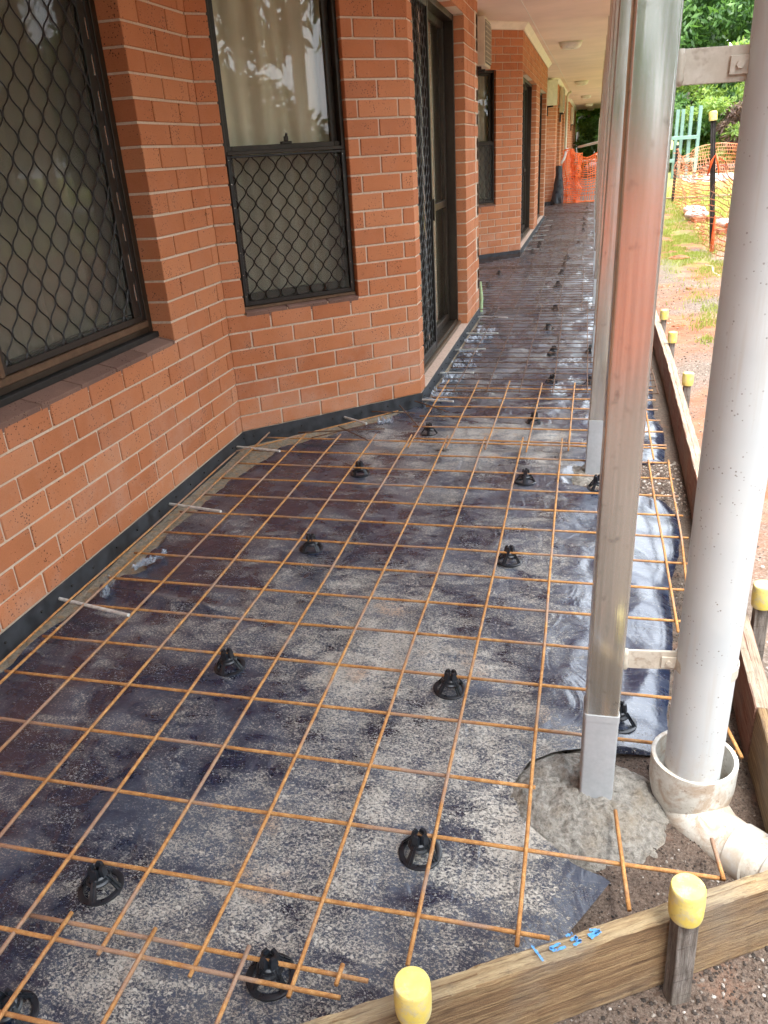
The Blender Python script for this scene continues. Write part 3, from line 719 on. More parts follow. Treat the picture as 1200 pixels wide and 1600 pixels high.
for y in ys:
    l = lerp_tab(LT, y); r = rt(y); l += .012 * fbm(y * 6, 2.2); r += .008 * fbm(y * 5, 8.2) if y > -.15 else 0
    for i in range(NX + 1):
        u = i / NX; x = l + (r - l) * u; z = mem_h(x, y, u)
        el = max(0, 1 - (x - l) / .05); z += .010 * el * (fbm(y * 8, 5.5) + .3)
        if y > -.2:
            er = max(0, 1 - (r - x) / .06); z -= .020 * er * er
            gx = max(0, (x - .30)) * .08; z -= gx * (1 if y < 3 else .3)
        vs.append((x, y, z))
for j in range(len(ys) - 1):
    for i in range(NX): a = j * (NX + 1) + i; fs.append((a, a + 1, a + NX + 2, a + NX + 1))
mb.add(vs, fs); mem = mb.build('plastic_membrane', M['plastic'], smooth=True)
tag(mem, 'black plastic sheet splashed with grey grit lying under the steel mesh', 'plastic sheet')
# crumpled bits of clear-blue film along the wall edge
def crumple(name, c, sx, sy, h, rz, mat, lab, cat, grp=None, n=16, seed=0):
    mb = MB(); vs = []; fs = []
    for j in range(n + 1):
        for i in range(n + 1):
            u = i / n - .5; v = j / n - .5
            z = h * (abs(fbm(u * 3.5 + seed, v * 3.5, seed, 3)) * 1.6 + .25 * fbm(u * 9, v * 9, seed)) + .004
            k = 1 - .35 * abs(fbm(v * 3, seed)); x = u * sx * k; y = v * sy + .12 * sy * fbm(u * 4, seed + 3)
            vs.append((x, y, z))
    for j in range(n):
        for i in range(n): a = j * (n + 1) + i; fs.append((a, a + 1, a + n + 2, a + n + 1))
    mb.add(vs, fs); o = mb.build(name, mat, smooth=False); o.location = c; o.rotation_euler = (0, 0, rz); auto_smooth(o, 50); tag(o, lab, cat, grp); return o
crumple('film_scrap', (-1.585, .60, .010), .045, .15, .028, -.5, M['wrap'], 'pale blue folded film edge between the footing and the black sheet', 'film scrap', seed=1)
crumple('film_scrap', (-1.63, .36, .012), .035, .12, .035, .35, M['wrap'], 'crumpled blue film flap standing up beside the nearest dowel', 'film scrap', seed=5)
crumple('film_scrap', (-1.04, 2.42, .012), .10, .07, .03, .2, M['wrap'], 'round glossy film pocket at the foot of the brick corner beside the door', 'film scrap', seed=7)
for k, (x, y) in enumerate(((-.80, 2.95), (-.79, 3.4), (-.77, 3.75), (-.77, 4.12), (-.77, 4.6), (-.74, 4.85))):
    crumple('film_scrap', (x, y, .012), .14 + .05 * random.random(), .24, .032, random.uniform(-.5, .5), M['wrap'], ['nearest', 'second', 'third', 'fourth', 'fifth', 'farthest'][k] + ' piece of crumpled clear film lying below the door sill flashing', 'film scrap', 'clear film below the door sill', seed=11 + k)

# ------------------------------------------------------------------ reinforcing mesh
ORD_ = ['first', 'second', 'third', 'fourth', 'fifth', 'sixth']
ZM = .0555; BR = .0043
def bar(mb, p, q, r=.0046, sag=.0015, n=None, kink=.0020):
    p = Vector(p); q = Vector(q); L = (q - p).length; n = n or max(3, int(L / .1)); pts = []; ph = random.uniform(0, 6); sd = random.random() * 50
    d = (q - p).normalized(); sidev = Vector((-d.y, d.x, 0))
    for i in range(n + 1):
        u = i / n; w = fbm(u * L * 1.1 + sd, 1.1, 0, 2)
        pts.append(p.lerp(q, u) + sidev * kink * 2.2 * w + Vector((0, 0, sag * fbm(u * L * 1.4 + sd, 7, 0, 2) * 2)))
    mb.tube(pts, r, 8 if L < 4 else 7); return mb
def mesh_sheet(xs, rows, ztop=0.0, r=.0046, label='', mat=None, loc=None, flipped=False):
    """xs: list of (x0, y0, x1, y1) long bars; rows: list of (y at left, x0, x1, dy)"""
    c = ((min(a[0] for a in xs) + max(a[0] for a in xs)) / 2, min(a[1] for a in xs), ZM + ztop)
    t = empty('reinforcing_mesh', c, label=label, cat='steel mesh'); cv = Vector(c)
    for (x0, y0, x1, y1) in xs:
        mb = MB(); bar(mb, (x0, y0, ZM + ztop + .0045), (x1, y1, ZM + ztop + .0045), r)
        mb.v = [tuple(Vector(v) - cv) for v in mb.v]; mb.build('lengthwise_bar', mat or M['rust'], t, True)
    for (y, x0, x1, dy) in rows:
        mb = MB(); bar(mb, (x0, y, ZM + ztop - .0045), (x1, y + dy, ZM + ztop - .0045), r)
        mb.v = [tuple(Vector(v) - cv) for v in mb.v]; mb.build('cross_bar', mat or M['rust'], t, True)
    return t
# front sheet
xs = []
def j(a=.006): return random.uniform(-a, a)
for c in range(-2, 9):
    x = (c - 6) * .2; x1 = x + .003 * c
    if c <= 2: pass
    y0 = {-2: -1.05, -1: -1.05, 0: -1.05, 1: -1.05, 2: -1.012, 3: -1.018, 4: -1.018, 5: -.915, 6: -.835}.get(c, -1.02)
    if c == 7: xs.append((.212, -.715, .192, -.455)); xs.append((.20, -.10, .205, 1.93)); continue
    if c == 8: xs.append((.402, -.605, .392, -.50)); xs.append((.497, -.225, .402, .30)); xs.append((.400, .32, .40, 1.80)); continue
    xs.append((x, y0, x + {-2: -.02}.get(c, 0) - .01, 2.06 + (.02 if c > 0 else 0)))
rows = []
REND = {-4: .061, -3: .408, -2: .009, -1: .495, 0: .505, 1: .50}
for r in range(-4, 11):
    y = r * .2; x1 = REND.get(r, .50); x0 = -1.63
    if r == 0: x0 = -1.63
    rows.append((y + j(.003), x0 - random.uniform(0, .02), x1, j(.004)))
rows.append((-.953, -1.0, -.266, 0))
xs = [a for a in xs if a[0] > -1.62]
mesh_sheet(xs, rows, label='largest rusty mesh sheet in front, running from the near lap to the building corner')
# sheet nearest the camera
xs = [(x, -.943, x - .002, -2.6) for x in (-1.31, -1.11, -.905, -.71, -.507)] + [(-.316, -.943, -.317, -.985)]
rows = [(-1.0, -1.7, -.306, .0), (-1.152, -1.7, -.72, .0), (-1.35, -1.7, -.80, 0), (-1.55, -1.7, -.9, 0)]
mesh_sheet(xs, rows, .010, label='short rusty mesh piece at the bottom edge lapping over the front sheet')
# loose bars
def loose(p, q, lab, grp=None, r=.0045, mat=None):
    mb = MB(); bar(mb, p, q, r, kink=.004); o = mb.build('loose_bar', mat or M['rust'], smooth=True); tag(o, lab, 'steel bar', grp)
loose((-1.655, -1.3, .068), (-1.705, 1.75, .055), 'single thin rusty bar lying along the concrete footing beside the wall', r=.004)
loose((-1.70, 1.75, .062), (-.98, 2.50, .060), 'rusty bar bent along the flashing below the angled brick wall', r=.004)
loose((.445, .35, .064), (.495, 1.80, .064), 'loose rusty bar between the downpipe and the side timber')
for k, (a, b) in enumerate((((-1.35, 1.98), (-1.05, 2.28)), ((-1.45, 2.04), (-.98, 2.16)), ((-1.25, 2.16), (-1.02, 1.95)), ((-.98, 2.55), (-.80, 2.20)), ((-1.12, 2.42), (-.86, 2.42)), ((-.90, 2.62), (-.66, 2.44)))):
    loose((*a, .066 + .004 * k), (*b, .062 + .003 * k), ['long dark rod offcut slanting away from the inside wall corner', 'dark rod offcut lying nearly parallel to the slab rows', 'short dark offcut crossing two others near the corner sheet edge', 'dark rod offcut pointing at the spacer beside the brick corner', 'dark rod offcut lying straight across by the round film pocket', 'dark rod offcut nearest the door sill corner'][k], 'rod offcuts at the building corner', .0035, M['rust2'])
# second sheet
xs = [(-.785, 1.87, -.78, 3.16), (-.585, 1.87, -.58, 3.16), (-.385, 1.865, -.375, 3.14), (-.177, 1.845, -.168, 3.10), (.026, 1.88, .035, 3.11), (.235, 1.88, .24, 3.1), (.425, 1.80, .437, 3.05)]
rows = [(y, -.83 if y > 2.2 else -1.0 + .2, .50, j()) for y in (2.02, 2.22, 2.41, 2.60, 2.79, 3.0)]
mesh_sheet(xs, rows, .010, label='narrow mesh sheet beside the door opening with bright rusty bars')
def far_sheet(y0, y1, x0, step, n, sp, lab, z=0.0, xl=-.82, xr=.53, skew=.0):
    xs = [(x0 + i * step, y0 + j(.01), x0 + i * step + skew + j(.008), y1 + j(.02)) for i in range(n)]; rows = []; y = y0 + .04
    while y < y1: rows.append((y, (xl if not callable(xl) else xl(y)), xr, j(.012))); y += sp * random.uniform(.96, 1.04)
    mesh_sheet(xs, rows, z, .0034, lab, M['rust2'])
xlf = lambda y: (-.82 if y < 5.7 else (-1.6 if y < 9.1 else (-1.6 + (y - 9.1) * .85 if y < 10 else -.80))) if y < 16.3 else (-1.4 if y < 19.3 else -.8)
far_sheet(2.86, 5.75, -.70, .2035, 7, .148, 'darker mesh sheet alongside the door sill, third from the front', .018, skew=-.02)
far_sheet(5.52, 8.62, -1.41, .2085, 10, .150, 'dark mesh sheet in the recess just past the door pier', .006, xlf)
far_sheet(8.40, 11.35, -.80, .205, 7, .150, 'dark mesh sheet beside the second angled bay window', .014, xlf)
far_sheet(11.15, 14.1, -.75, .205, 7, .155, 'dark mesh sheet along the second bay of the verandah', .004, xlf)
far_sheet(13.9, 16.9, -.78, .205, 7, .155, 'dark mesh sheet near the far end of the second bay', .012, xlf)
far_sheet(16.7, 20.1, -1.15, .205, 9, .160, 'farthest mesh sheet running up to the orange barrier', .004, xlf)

# dowels from the wall
def dowel(p, q, lab, grp, wrap=False):
    mb = MB(); p = Vector((*p, .050)); q = Vector((*q, .072)); mb.tube([p, p.lerp(q, .5), q], .0065, 10); o = mb.build('dowel_bar', M['dowel'], smooth=False); auto_smooth(o); tag(o, lab, 'dowel', grp)
dowel((-1.745, .232), (-1.397, .133), 'white sleeved dowel sticking out of the flashing, nearest the camera', None)
dowel((-1.745, 1.08), (-1.44, .984), 'white sleeved dowel out of the flashing, halfway to the angled bay', None)
dowel((-1.735, 1.845), (-1.447, 1.743), 'white sleeved dowel by the inside corner where the two brick walls meet', None)
dowel((-1.29, 2.40), (-1.10, 2.22), 'dull sleeved dowel below the angled brick wall', None)
for a, b in (((-.885, 2.77), (-.673, 2.67)), ((-.885, 3.41), (-.637, 3.336)), ((-.88, 4.10), (-.64, 4.03)), ((-.875, 4.68), (-.603, 4.58)), ((-.87, 5.38), (-.588, 5.226))):
    k_ = globals().get('k_', -1) + 1; dowel(a, b, ['nearest', 'second', 'third', 'fourth', 'farthest'][k_] + ' white dowel below the door sill flashing', 'dowels along the door sill')
for k, y in enumerate((10.4, 11.6, 12.3, 13.1, 14.0, 15.0)): dowel((-.86 + .03, y), (-.60, y - .12), ORD_[k] + ' white dowel along the second bay, counted from its angled window', 'dowels along the second bay')

# bar chairs
def make_chair():
    t = empty('bar_chair')
    mb = MB(); prof = [(.050, .0), (.050, .005), (.047, .0065), (.038, .0065), (.0365, .004), (.0365, 0), (.050, 0)]; mb.lathe(prof, 36); auto_smooth(mb.build('base_ring', M['chair'], t))
    for k in range(4):
        a = k * PI / 2 + PI / 4
        mb = MB(); m = Matrix.Rotation(a, 4, 'Z')
        for (hw, d0) in ((.0085, 0), ):
            vs = []
            for (r, z) in ((.047, .004), (.034, .022), (.020, .040)):
                for (s, e) in ((-1, 0), (1, 0), (1, 1), (-1, 1)):
                    wdt = .0085 * (1 - .35 * (z / .04)); vs.append(m @ Vector((r - .004 * e, s * wdt, z + .0 * e)))
            fs = []
            for i in range(2):
                for q in range(4): fs.append((i * 4 + q, i * 4 + (q + 1) % 4, i * 4 + 4 + (q + 1) % 4, i * 4 + 4 + q))
            fs += [(0, 1, 2, 3), (8, 9, 10, 11)]; mb.add(vs, fs)
            # stiffening rib
            vs = [m @ Vector(p) for p in ((.050, -.0015, .004), (.050, .0015, .004), (.0235, .0015, .042), (.0235, -.0015, .042), (.044, -.0015, .004), (.044, .0015, .004), (.018, .0015, .042), (.018, -.0015, .042))]
            mb.add(vs, [(0, 1, 2, 3), (4, 5, 6, 7), (0, 1, 5, 4), (3, 2, 6, 7), (0, 3, 7, 4), (1, 2, 6, 5)])
        mb.build('leg', M['chair'], t)
    mb = MB(); mb.lathe([(.0265, .026), (.0275, .030), (.024, .034), (.0215, .034), (.0215, .028), (.0265, .026)], 24); mb.lathe([(.021, .034), (.0205, .041), (.017, .0445), (.0, .0445)], 24); auto_smooth(mb.build('collar', M['chair'], t))
    mb = MB()
    for k in range(4):
        a = k * PI / 2 + PI / 4; m = Matrix.Rotation(a, 4, 'Z')
        vs = []
        for (r0, r1, hw, z) in ((.010, .0195, .0092, .0425), (.0095, .0185, .0086, .050), (.0075, .0172, .0075, .058), (.0098, .0158, .0050, .0655)):
            vs += [m @ Vector(p) for p in ((r0, -hw, z), (r1, -hw, z), (r1, hw, z), (r0, hw, z))]
        fs = [(i * 4 + q, i * 4 + (q + 1) % 4, i * 4 + 4 + (q + 1) % 4, i * 4 + 4 + q) for i in range(3) for q in range(4)] + [(12, 13, 14, 15)]
        mb.add(vs, fs)
    mb.build('clip_head', M['chair'], t)
    return t
ch0 = make_chair(); used = False
CH_ = [(-.236, -.606, .35, 'black mesh spacer with full round base, nearest the front timber and sheet corner'),
 (-.917, -.832, .9, 'black mesh spacer at bottom left, tilted, one cell above the mesh lap'),
 (-.465, -.954, .2, 'black mesh spacer under the two lapped bars at the bottom'),
 (-.926, -1.127, .5, 'black mesh spacer half cut off by the bottom left edge'),
 (-.264, -.007, .1, 'black mesh spacer on the dirty sheet, second in the middle row from the front'),
 (-.969, -.008, .6, 'black mesh spacer on clean sheet, second from the front in the wall-side row'),
 (-.166, .806, .4, 'black mesh spacer in the middle row, third from the front'),
 (-.968, .81, .2, 'black mesh spacer in the wall-side row, third from the front'),
 (-.162, 1.607, .7, 'black mesh spacer in the middle row just before the second mesh sheet'),
 (-.983, 1.633, .3, 'black mesh spacer in the wall-side row before the building corner'),
 (-.745, 2.253, .8, 'black mesh spacer beside the outer brick corner and rod offcuts'),
 (-.179, 2.484, .1, 'black mesh spacer on the pale dusty patch level with the door'),
 (.212, -.078, .5, 'black mesh spacer behind the foot of the nearest steel post'),
 (.17, 1.564, .2, 'black mesh spacer peeping out left of the nearest steel post')]
for (x, y, rz, lab) in CH_:
    c = ch0 if not used else copy_tree(ch0); used = True
    c.location = (x, y, .006); c.rotation_euler = (random.uniform(-.06, .06), random.uniform(-.06, .06), rz); c['label'] = lab; c['category'] = 'bar chair'
    c['group'] = 'black plastic bar chairs under the mesh'
ORD = ['first', 'second', 'third', 'fourth', 'fifth', 'sixth', 'seventh', 'eighth', 'ninth', 'tenth', 'eleventh', 'twelfth', 'thirteenth', 'last']
for (row, pts_) in (('middle', [(-.115, 3.302), (-.137, 4.132), (-.216, 4.998), (-.196, 5.823), (-.222, 7.268), (-.211, 8.163), (-.197, 8.816), (-.184, 9.552), (-.058, 11.238), (-.005, 13.157), (.0, 14.3), (-.014, 15.432), (.02, 16.8), (.03, 18.3)]),
                    ('wall side', [(-1.001, 7.32), (-.968, 8.179), (-.70, 10.3), (-.642, 10.74), (-.66, 11.3), (-.68, 12.442), (-.6, 14.0)]), ('post side', [(.137, 3.28), (.138, 4.172)])):
    for k, (x, y) in enumerate(pts_):
        c = copy_tree(ch0); c.location = (x, y, .006); c.rotation_euler = (random.uniform(-.08, .08), random.uniform(-.08, .08), random.uniform(0, 3))
        c['label'] = ORD[k] + ' black spacer of the far ' + row + ' row, counted away from the door threshold'; c['category'] = 'bar chair'; c['group'] = 'distant bar chairs along the verandah'

# ------------------------------------------------------------------ posts
def rrect(h, r, n=4):
    o = []
    for (cx, cy, a0) in ((h - r, h - r, 0), (-h + r, h - r, PI / 2), (-h + r, -h + r, PI), (h - r, -h + r, 3 * PI / 2)):
        for k in range(n + 1): a = a0 + PI / 2 * k / n; o.append((cx + r * math.cos(a), cy + r * math.sin(a)))
    return o
def prism(mb, prof, z0, z1, nz=1):
    n = len(prof); vs = []; fs = []
    for i in range(nz + 1):
        z = z0 + (z1 - z0) * i / nz; vs += [(x, y, z) for x, y in prof]
    for i in range(nz):
        for k in range(n): fs.append((i * n + k, i * n + (k + 1) % n, (i + 1) * n + (k + 1) % n, (i + 1) * n + k))
    fs.append(tuple(range(n))[::-1]); fs.append(tuple(nz * n + k for k in range(n))); mb.add(vs, fs)
def make_post(label, zp, lean=0, group=None, brackets=False, loc=(0, 0, 0)):
    t = empty('steel_post', loc, label=label, cat='post', group=group)
    h = .0370
    mb = MB(); prism(mb, rrect(h, .006), zp, 2.899); o = mb.build('shaft', M['galv'], t); auto_smooth(o, 35)
    mb = MB(); prism(mb, rrect(h + .0012, .0065), -.06, zp + .004); prism(mb, rrect(h + .0022, .0065), zp - .012, zp + .006); o = mb.build('painted_base', M['greypaint'], t); auto_smooth(o, 35)
    return t
p1 = make_post('nearest square galvanised steel post with grey painted foot and two white brackets', .262, loc=(.150, -.345, 0))
p1.rotation_euler = (0, .004, .03)
# brackets from post 1 to the downpipe, straps round the pipe
PX, PY = .366, -.330
def bracket(z, wdt, par, off):
    b = MB(); x0 = .0385; x1 = PX - off[0] - .075
    ang = math.atan2(PY - off[1], PX - off[0]); m = Matrix.Rotation(ang, 4, 'Z')
    b.box((x0 - .002, -.003, z - wdt / 2), (math.hypot(PX - off[0], PY - off[1]) - .055, .003, z + wdt / 2), m, .001)
    o = b.build('bracket', M['bracket'], par)
    w = MB(); pts = [m @ Vector((.044, .004 + .003 * math.sin(k), z - wdt / 2 + wdt * k / 6)) for k in range(7)]; w.tube(pts, [.006, .008, .006, .009, .007, .008, .005], 7)
    pts = [m @ Vector((.043, -.006 + .002 * math.sin(k * 2), z - wdt / 2 + wdt * k / 6)) for k in range(7)]; w.tube(pts, [.005, .008, .006, .007, .008, .006, .005], 7)
    k = w.build('weld', M['bracket'], o, True)
    s = MB(); n = 36; c = Vector((PX - off[0], PY - off[1], 0)); R0 = .0645; hh = .013; vs = []; fs = []
    for i in range(n):
        a = 2 * PI * i / n
        for (rr, zz) in ((R0, -hh), (R0 + .002, -hh), (R0 + .002, hh), (R0, hh)): vs.append((c.x + rr * math.cos(a), c.y + rr * math.sin(a), z + zz - .004))
    for i in range(n):
        for q in range(4): fs.append((i * 4 + q, ((i + 1) % n) * 4 + q, ((i + 1) % n) * 4 + (q + 1) % 4, i * 4 + (q + 1) % 4))
    s.add(vs, fs); L = c.length
    s.box((L - .097, -.0085, z - .016), (L - .060, -.0035, z + .012), m, .001); s.tube([m @ Vector((L - .082, -.013, z - .002)), m @ Vector((L - .082, .012, z - .002))], .006, 6)
    k = s.build('pipe_strap', M['bracket'], o); auto_smooth(k, 35)
bracket(.402, .048, p1, (.150, -.345)); bracket(1.558, .052, p1, (.150, -.345))
p2 = make_post('second grey steel post just behind the nearest post', .268, loc=(.148, 1.775, 0)); p2.rotation_euler = (0, .017, 0)
for i in range(8):
    y = 3.9 + i * 2.12
    pp_ = make_post(['third', 'fourth', 'fifth', 'sixth', 'seventh', 'eighth', 'ninth', 'last'][i] + ' steel post counted from the viewer, behind the two nearest posts', .268, loc=(.160 + .004 * y, y, 0), group='far steel posts in line'); pp_.rotation_euler = (0, .012, 0)
# fresh mortar mound
def mound(c, rx, ry, h, lab, seed=0, n=96):
    mb = MB(); vs = [(0, 0, h)]; fs = []; R = 44
    for i in range(1, R + 1):
        for k in range(n):
            a = 2 * PI * k / n; u = i / R; rr = u * (1 + .16 * fbm(math.cos(a) * 1.4 + seed, math.sin(a) * 1.4, 2)); x = rx * rr * math.cos(a); y = ry * rr * math.sin(a)
            z = h * (1 - u ** 2.6) + .016 * (1 - u * .3) * fbm(x * 26 + seed, y * 26, 1, 6) + .006 * fbm(x * 90, y * 90, 3, 3) - .02 * (u ** 6) - .018 * max(0, fbm(x * 9 + 4, y * 9 + seed, 3, 2) - .15)
            vs.append((x, y, z))
    for k in range(n): fs.append((0, 1 + k, 1 + (k + 1) % n))
    for i in range(R - 1):
        for k in range(n): fs.append((1 + i * n + k, 1 + (i + 1) * n + k, 1 + (i + 1) * n + (k + 1) % n, 1 + i * n + (k + 1) % n))
    mb.add(vs, fs); o = mb.build('mortar_mound', M['mound'], smooth=True); o.location = c; tag(o, lab, 'mortar mound'); return o
mound((.128, -.368, -.02), .222, .192, .048, 'grey lumpy mortar mound around the foot of the nearest post')
mound((.16, 1.80, -.02), .17, .13, .030, 'small mortar mound around the foot of the second post', 6)

# ------------------------------------------------------------------ downpipe and elbow
t = empty('downpipe', (PX, PY, 0), label='wide white speckled downpipe strapped to the nearest post, its foot in an open elbow', cat='downpipe')
mb = MB(); mb.lathe([(.058, .035), (.0625, .035), (.0625, 2.86), (.058, 2.86), (.058, .035)], 48); auto_smooth(mb.build('pipe', M['pvc'], t))
t = empty('drain_elbow', (PX + .008, PY + .03, 0), label='mud stained white pipe elbow in the ground open around the downpipe foot', cat='drain pipe')
mb = MB(); mb.lathe([(.060, -.05), (.082, -.01), (.086, .02), (.0875, .115), (.0920, .117), (.0975, .115), (.0975, .045), (.094, .02), (.085, -.02), (.070, -.05)], 48); auto_smooth(mb.build('socket', M['pvcdirty'], t), 50)
mb = MB(); pts = [(0, 0, .0), (.005, -.010, -.03), (.03, -.045, -.05), (.07, -.095, -.045), (.11, -.145, -.03)]
pts = [Vector((0, 0, .03)), Vector((.004, -.012, -.01)), Vector((.022, -.05, -.035)), Vector((.055, -.10, -.035)), Vector((.09, -.145, -.020)), Vector((.13, -.185, -.012)), Vector((.20, -.235, -.01))]
mb.tube(pts, [.082, .081, .076, .067, .0625, .062, .062], 36, cap=False); mb2 = mb.build('bend', M['pvcdirty'], t, True)
mb = MB(); q = pts[4]; d = (pts[5] - pts[4]).normalized(); mb.tube([q, q + d * .003, q + d * .047, q + d * .05], [.062, .067, .067, .062], 40, cap=False); 
q = pts[5] + d * .03; mb.tube([q, q + d * .004, q + d * .06], [.062, .0655, .0655], 40, cap=False); auto_smooth(mb.build('joint_ring', M['pvc'], t))
mb = MB(); mb.lathe([(.0, .012), (.05, .010), (.084, .014)], 30); kk = mb.build('debris', M['mound'], t, True)

# ------------------------------------------------------------------ timber boards
def board(p, q, th, z0, z1, mat, label, inner_left=True, rough=.002, name='timber_board', n=60, top=None):
    """p->q is the inner top edge line; thickness to the right of the direction"""
    p = Vector((*p, 0)); q = Vector((*q, 0)); d = q - p; L = d.length; d.normalize()
    t = bpy.data.objects.new('x', None); ang = math.atan2(d.y, d.x)
    mb = MB(); vs = []; fs = []; b = .003
    prof = [(-b, z1), (-th + b, z1), (-th, z1 - b), (-th, z1 - .05), (-th, z0 + .05), (-th, z0 + b), (-th + b, z0), (-b, z0), (0, z0 + b), (0, z1 - b)]
    prof = [(-b, z1), (-th * .38, z1), (-th * .42, z1 - .0015), (-th * .46, z1), (-th + b, z1), (-th, z1 - b), (-th, (z0 + z1) / 2), (-th, z0 + b), (-th + b, z0), (-b, z0), (0, z0 + b), (0, (z0 + z1) / 2), (0, z1 - b)]
    for i in range(n + 1):
        s = L * i / n
        for k, (yy, zz) in enumerate(prof):
            e = 3 if k in (5, 12, 0, 4) else 1
            vs.append((s, yy + rough * fbm(s * 9, k * 3.1, 1) , zz + rough * e * .5 * fbm(s * 14, k * 1.7, 5)))
    m = len(prof)
    for i in range(n):
        for k in range(m): fs.append((i * m + k, i * m + (k + 1) % m, (i + 1) * m + (k + 1) % m, (i + 1) * m + k))
    fs.append(tuple(range(m))); fs.append(tuple(n * m + k for k in range(m)))
    mb.add(vs, fs); o = mb.build(name, mat); auto_smooth(o, 30)
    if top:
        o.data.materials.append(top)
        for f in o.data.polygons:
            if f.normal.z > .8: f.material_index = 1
    o.location = p; o.rotation_euler = (0, 0, ang); tag(o, label, 'timber board'); return o, d, L
fb0 = (-.80, -1.339 - .0); 
fbA = Vector((-.85, board_in(-.85))); fbB = Vector((.62, board_in(.62)))
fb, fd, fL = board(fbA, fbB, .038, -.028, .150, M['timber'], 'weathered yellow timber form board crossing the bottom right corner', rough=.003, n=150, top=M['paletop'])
# blue marks sprayed on top of the front board
def mark(segs, wd, par, name='paint_mark'):
    mb = MB()
    for (a, b) in segs:
        a = Vector((a[0], a[1], 0)); b = Vector((b[0], b[1], 0)); dd = (b - a).normalized(); s = Vector((-dd.y, dd.x, 0)) * wd / 2
        n = 5; vs = []
        for i in range(n + 1):
            c = a.lerp(b, i / n); k = 1 + .25 * math.sin(i * 2.3 + a.x * 90)
            vs += [c + s * k + Vector((0, 0, .1556)), c - s * k + Vector((0, 0, .1556))]
        mb.add(vs, [(i * 2, i * 2 + 1, i * 2 + 3, i * 2 + 2) for i in range(n)])
    o = mb.build(name, M['bluepaint'], par); return o
def fs_(x): return (Vector((x, board_in(x))) - fbA).length
def onb(px, py): return None
s0 = fs_(.030)
mark([((s0, -0.0013), (s0 + .006, -0.0346))], .0042, fb)
mark([((s0 + .028, -0.0166), (s0 + .050, -0.0141)), ((s0 + .028, -0.0166), (s0 + .034, -0.0243)), ((s0 + .034, -0.0237), (s0 + .056, -0.0230)), ((s0 + .066, -0.0051), (s0 + .080, -0.0038)),
      ((s0 + .070, -0.0154), (s0 + .084, -0.0115)), ((s0 + .084, -0.0115), (s0 + .078, -0.0179)), ((s0 + .078, -0.0179), (s0 + .088, -0.0218)), ((s0 + .088, -0.0218), (s0 + .070, -0.0256)),
      ((s0 + .104, -0.0166), (s0 + .128, -0.0154)), ((s0 + .112, -0.0077), (s0 + .130, -0.0141)), ((s0 + .130, -0.0166), (s0 + .106, -0.0230))], .0052, fb)
# side boards
def side(y0, y1, mat, lab, th=.048, z1=.150, z0=-.05, dx=0, name='timber_board'):
    # direction from far to near so that the thickness goes to +x side: p->q with right side = +x means going +y
    p = (side_x(y0) + dx, y0); q = (side_x(y1) + dx, y1)
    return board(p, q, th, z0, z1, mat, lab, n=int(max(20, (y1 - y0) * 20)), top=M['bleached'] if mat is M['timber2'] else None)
side(-.575, -.14, M['timber'], 'short yellow timber block joining the front board to the side board', .050, .150, -.03, .004)
side(-.138, 3.35, M['timber2'], 'long red brown side form board with pale top beside the downpipe')
side(3.354, 8.0, M['timber2'], 'farther side form board partly hidden by the nearest post')
side(8.004, 14.0, M['timber2'], 'side form board hidden along the far half of the slab')
side(14.004, 20.2, M['timber2'], 'last side form board ending at the orange barrier')
# stakes with caps
def make_stake(loc, top, label, rz=0, lean=(0, 0), w=.021, group=None, name='timber_stake', capr=.030):
    t = empty(name, loc, rz, label=label, cat='stake', group=group); t.rotation_euler = (lean[0], lean[1], rz)
    mb = MB(); mb.box((-w, -w * .75, -.12), (w, w * .75, top - .02), None, .002); mb.build('shaft', M['stake'], t)
    mb = MB(); R = capr; mb.lathe([(0, top), (R * .6, top), (R * .93, top - .0005), (R * .985, top - .003), (R, top - .007), (R * 1.03, top - .035), (R * 1.0, top - .064), (R * .95, top - .072), (R * .9, top - .066), (R * .9, top - .01), (0, top - .01)], 30); auto_smooth(mb.build('cap', M['yellow'], t), 28)
    return t
ang = math.atan2(fd.y, fd.x)
make_stake((.300, -.812, 0), .266, 'grey stake with faded yellow cap standing against the front board at the lower right', ang - .08, (.0, -.03), .0205)
make_stake((-.149, -1.072, 0), .252, 'yellow capped stake at the bottom centre, its cap overlapping the front board', ang, (0, 0), .020)
make_stake((.622, .300, 0), .262, 'dark stake with bright yellow cap right of the downpipe', .1, (.02, -.03), .020)
make_stake((.672, 2.83, .02), .195, 'yellow capped stake behind the side board, first one seen past the nearest post', .1, (0, 0), .020, capr=.031)
make_stake((.672, 3.83, .02), .215, 'yellow capped stake behind the side board, second past the nearest post', .1, (0, 0), .019, capr=.030)
make_stake((.672, 4.55, .02), .230, 'yellow capped stake touching the edge of the nearest post, farthest of the row', .1, (0, 0), .019, capr=.030)

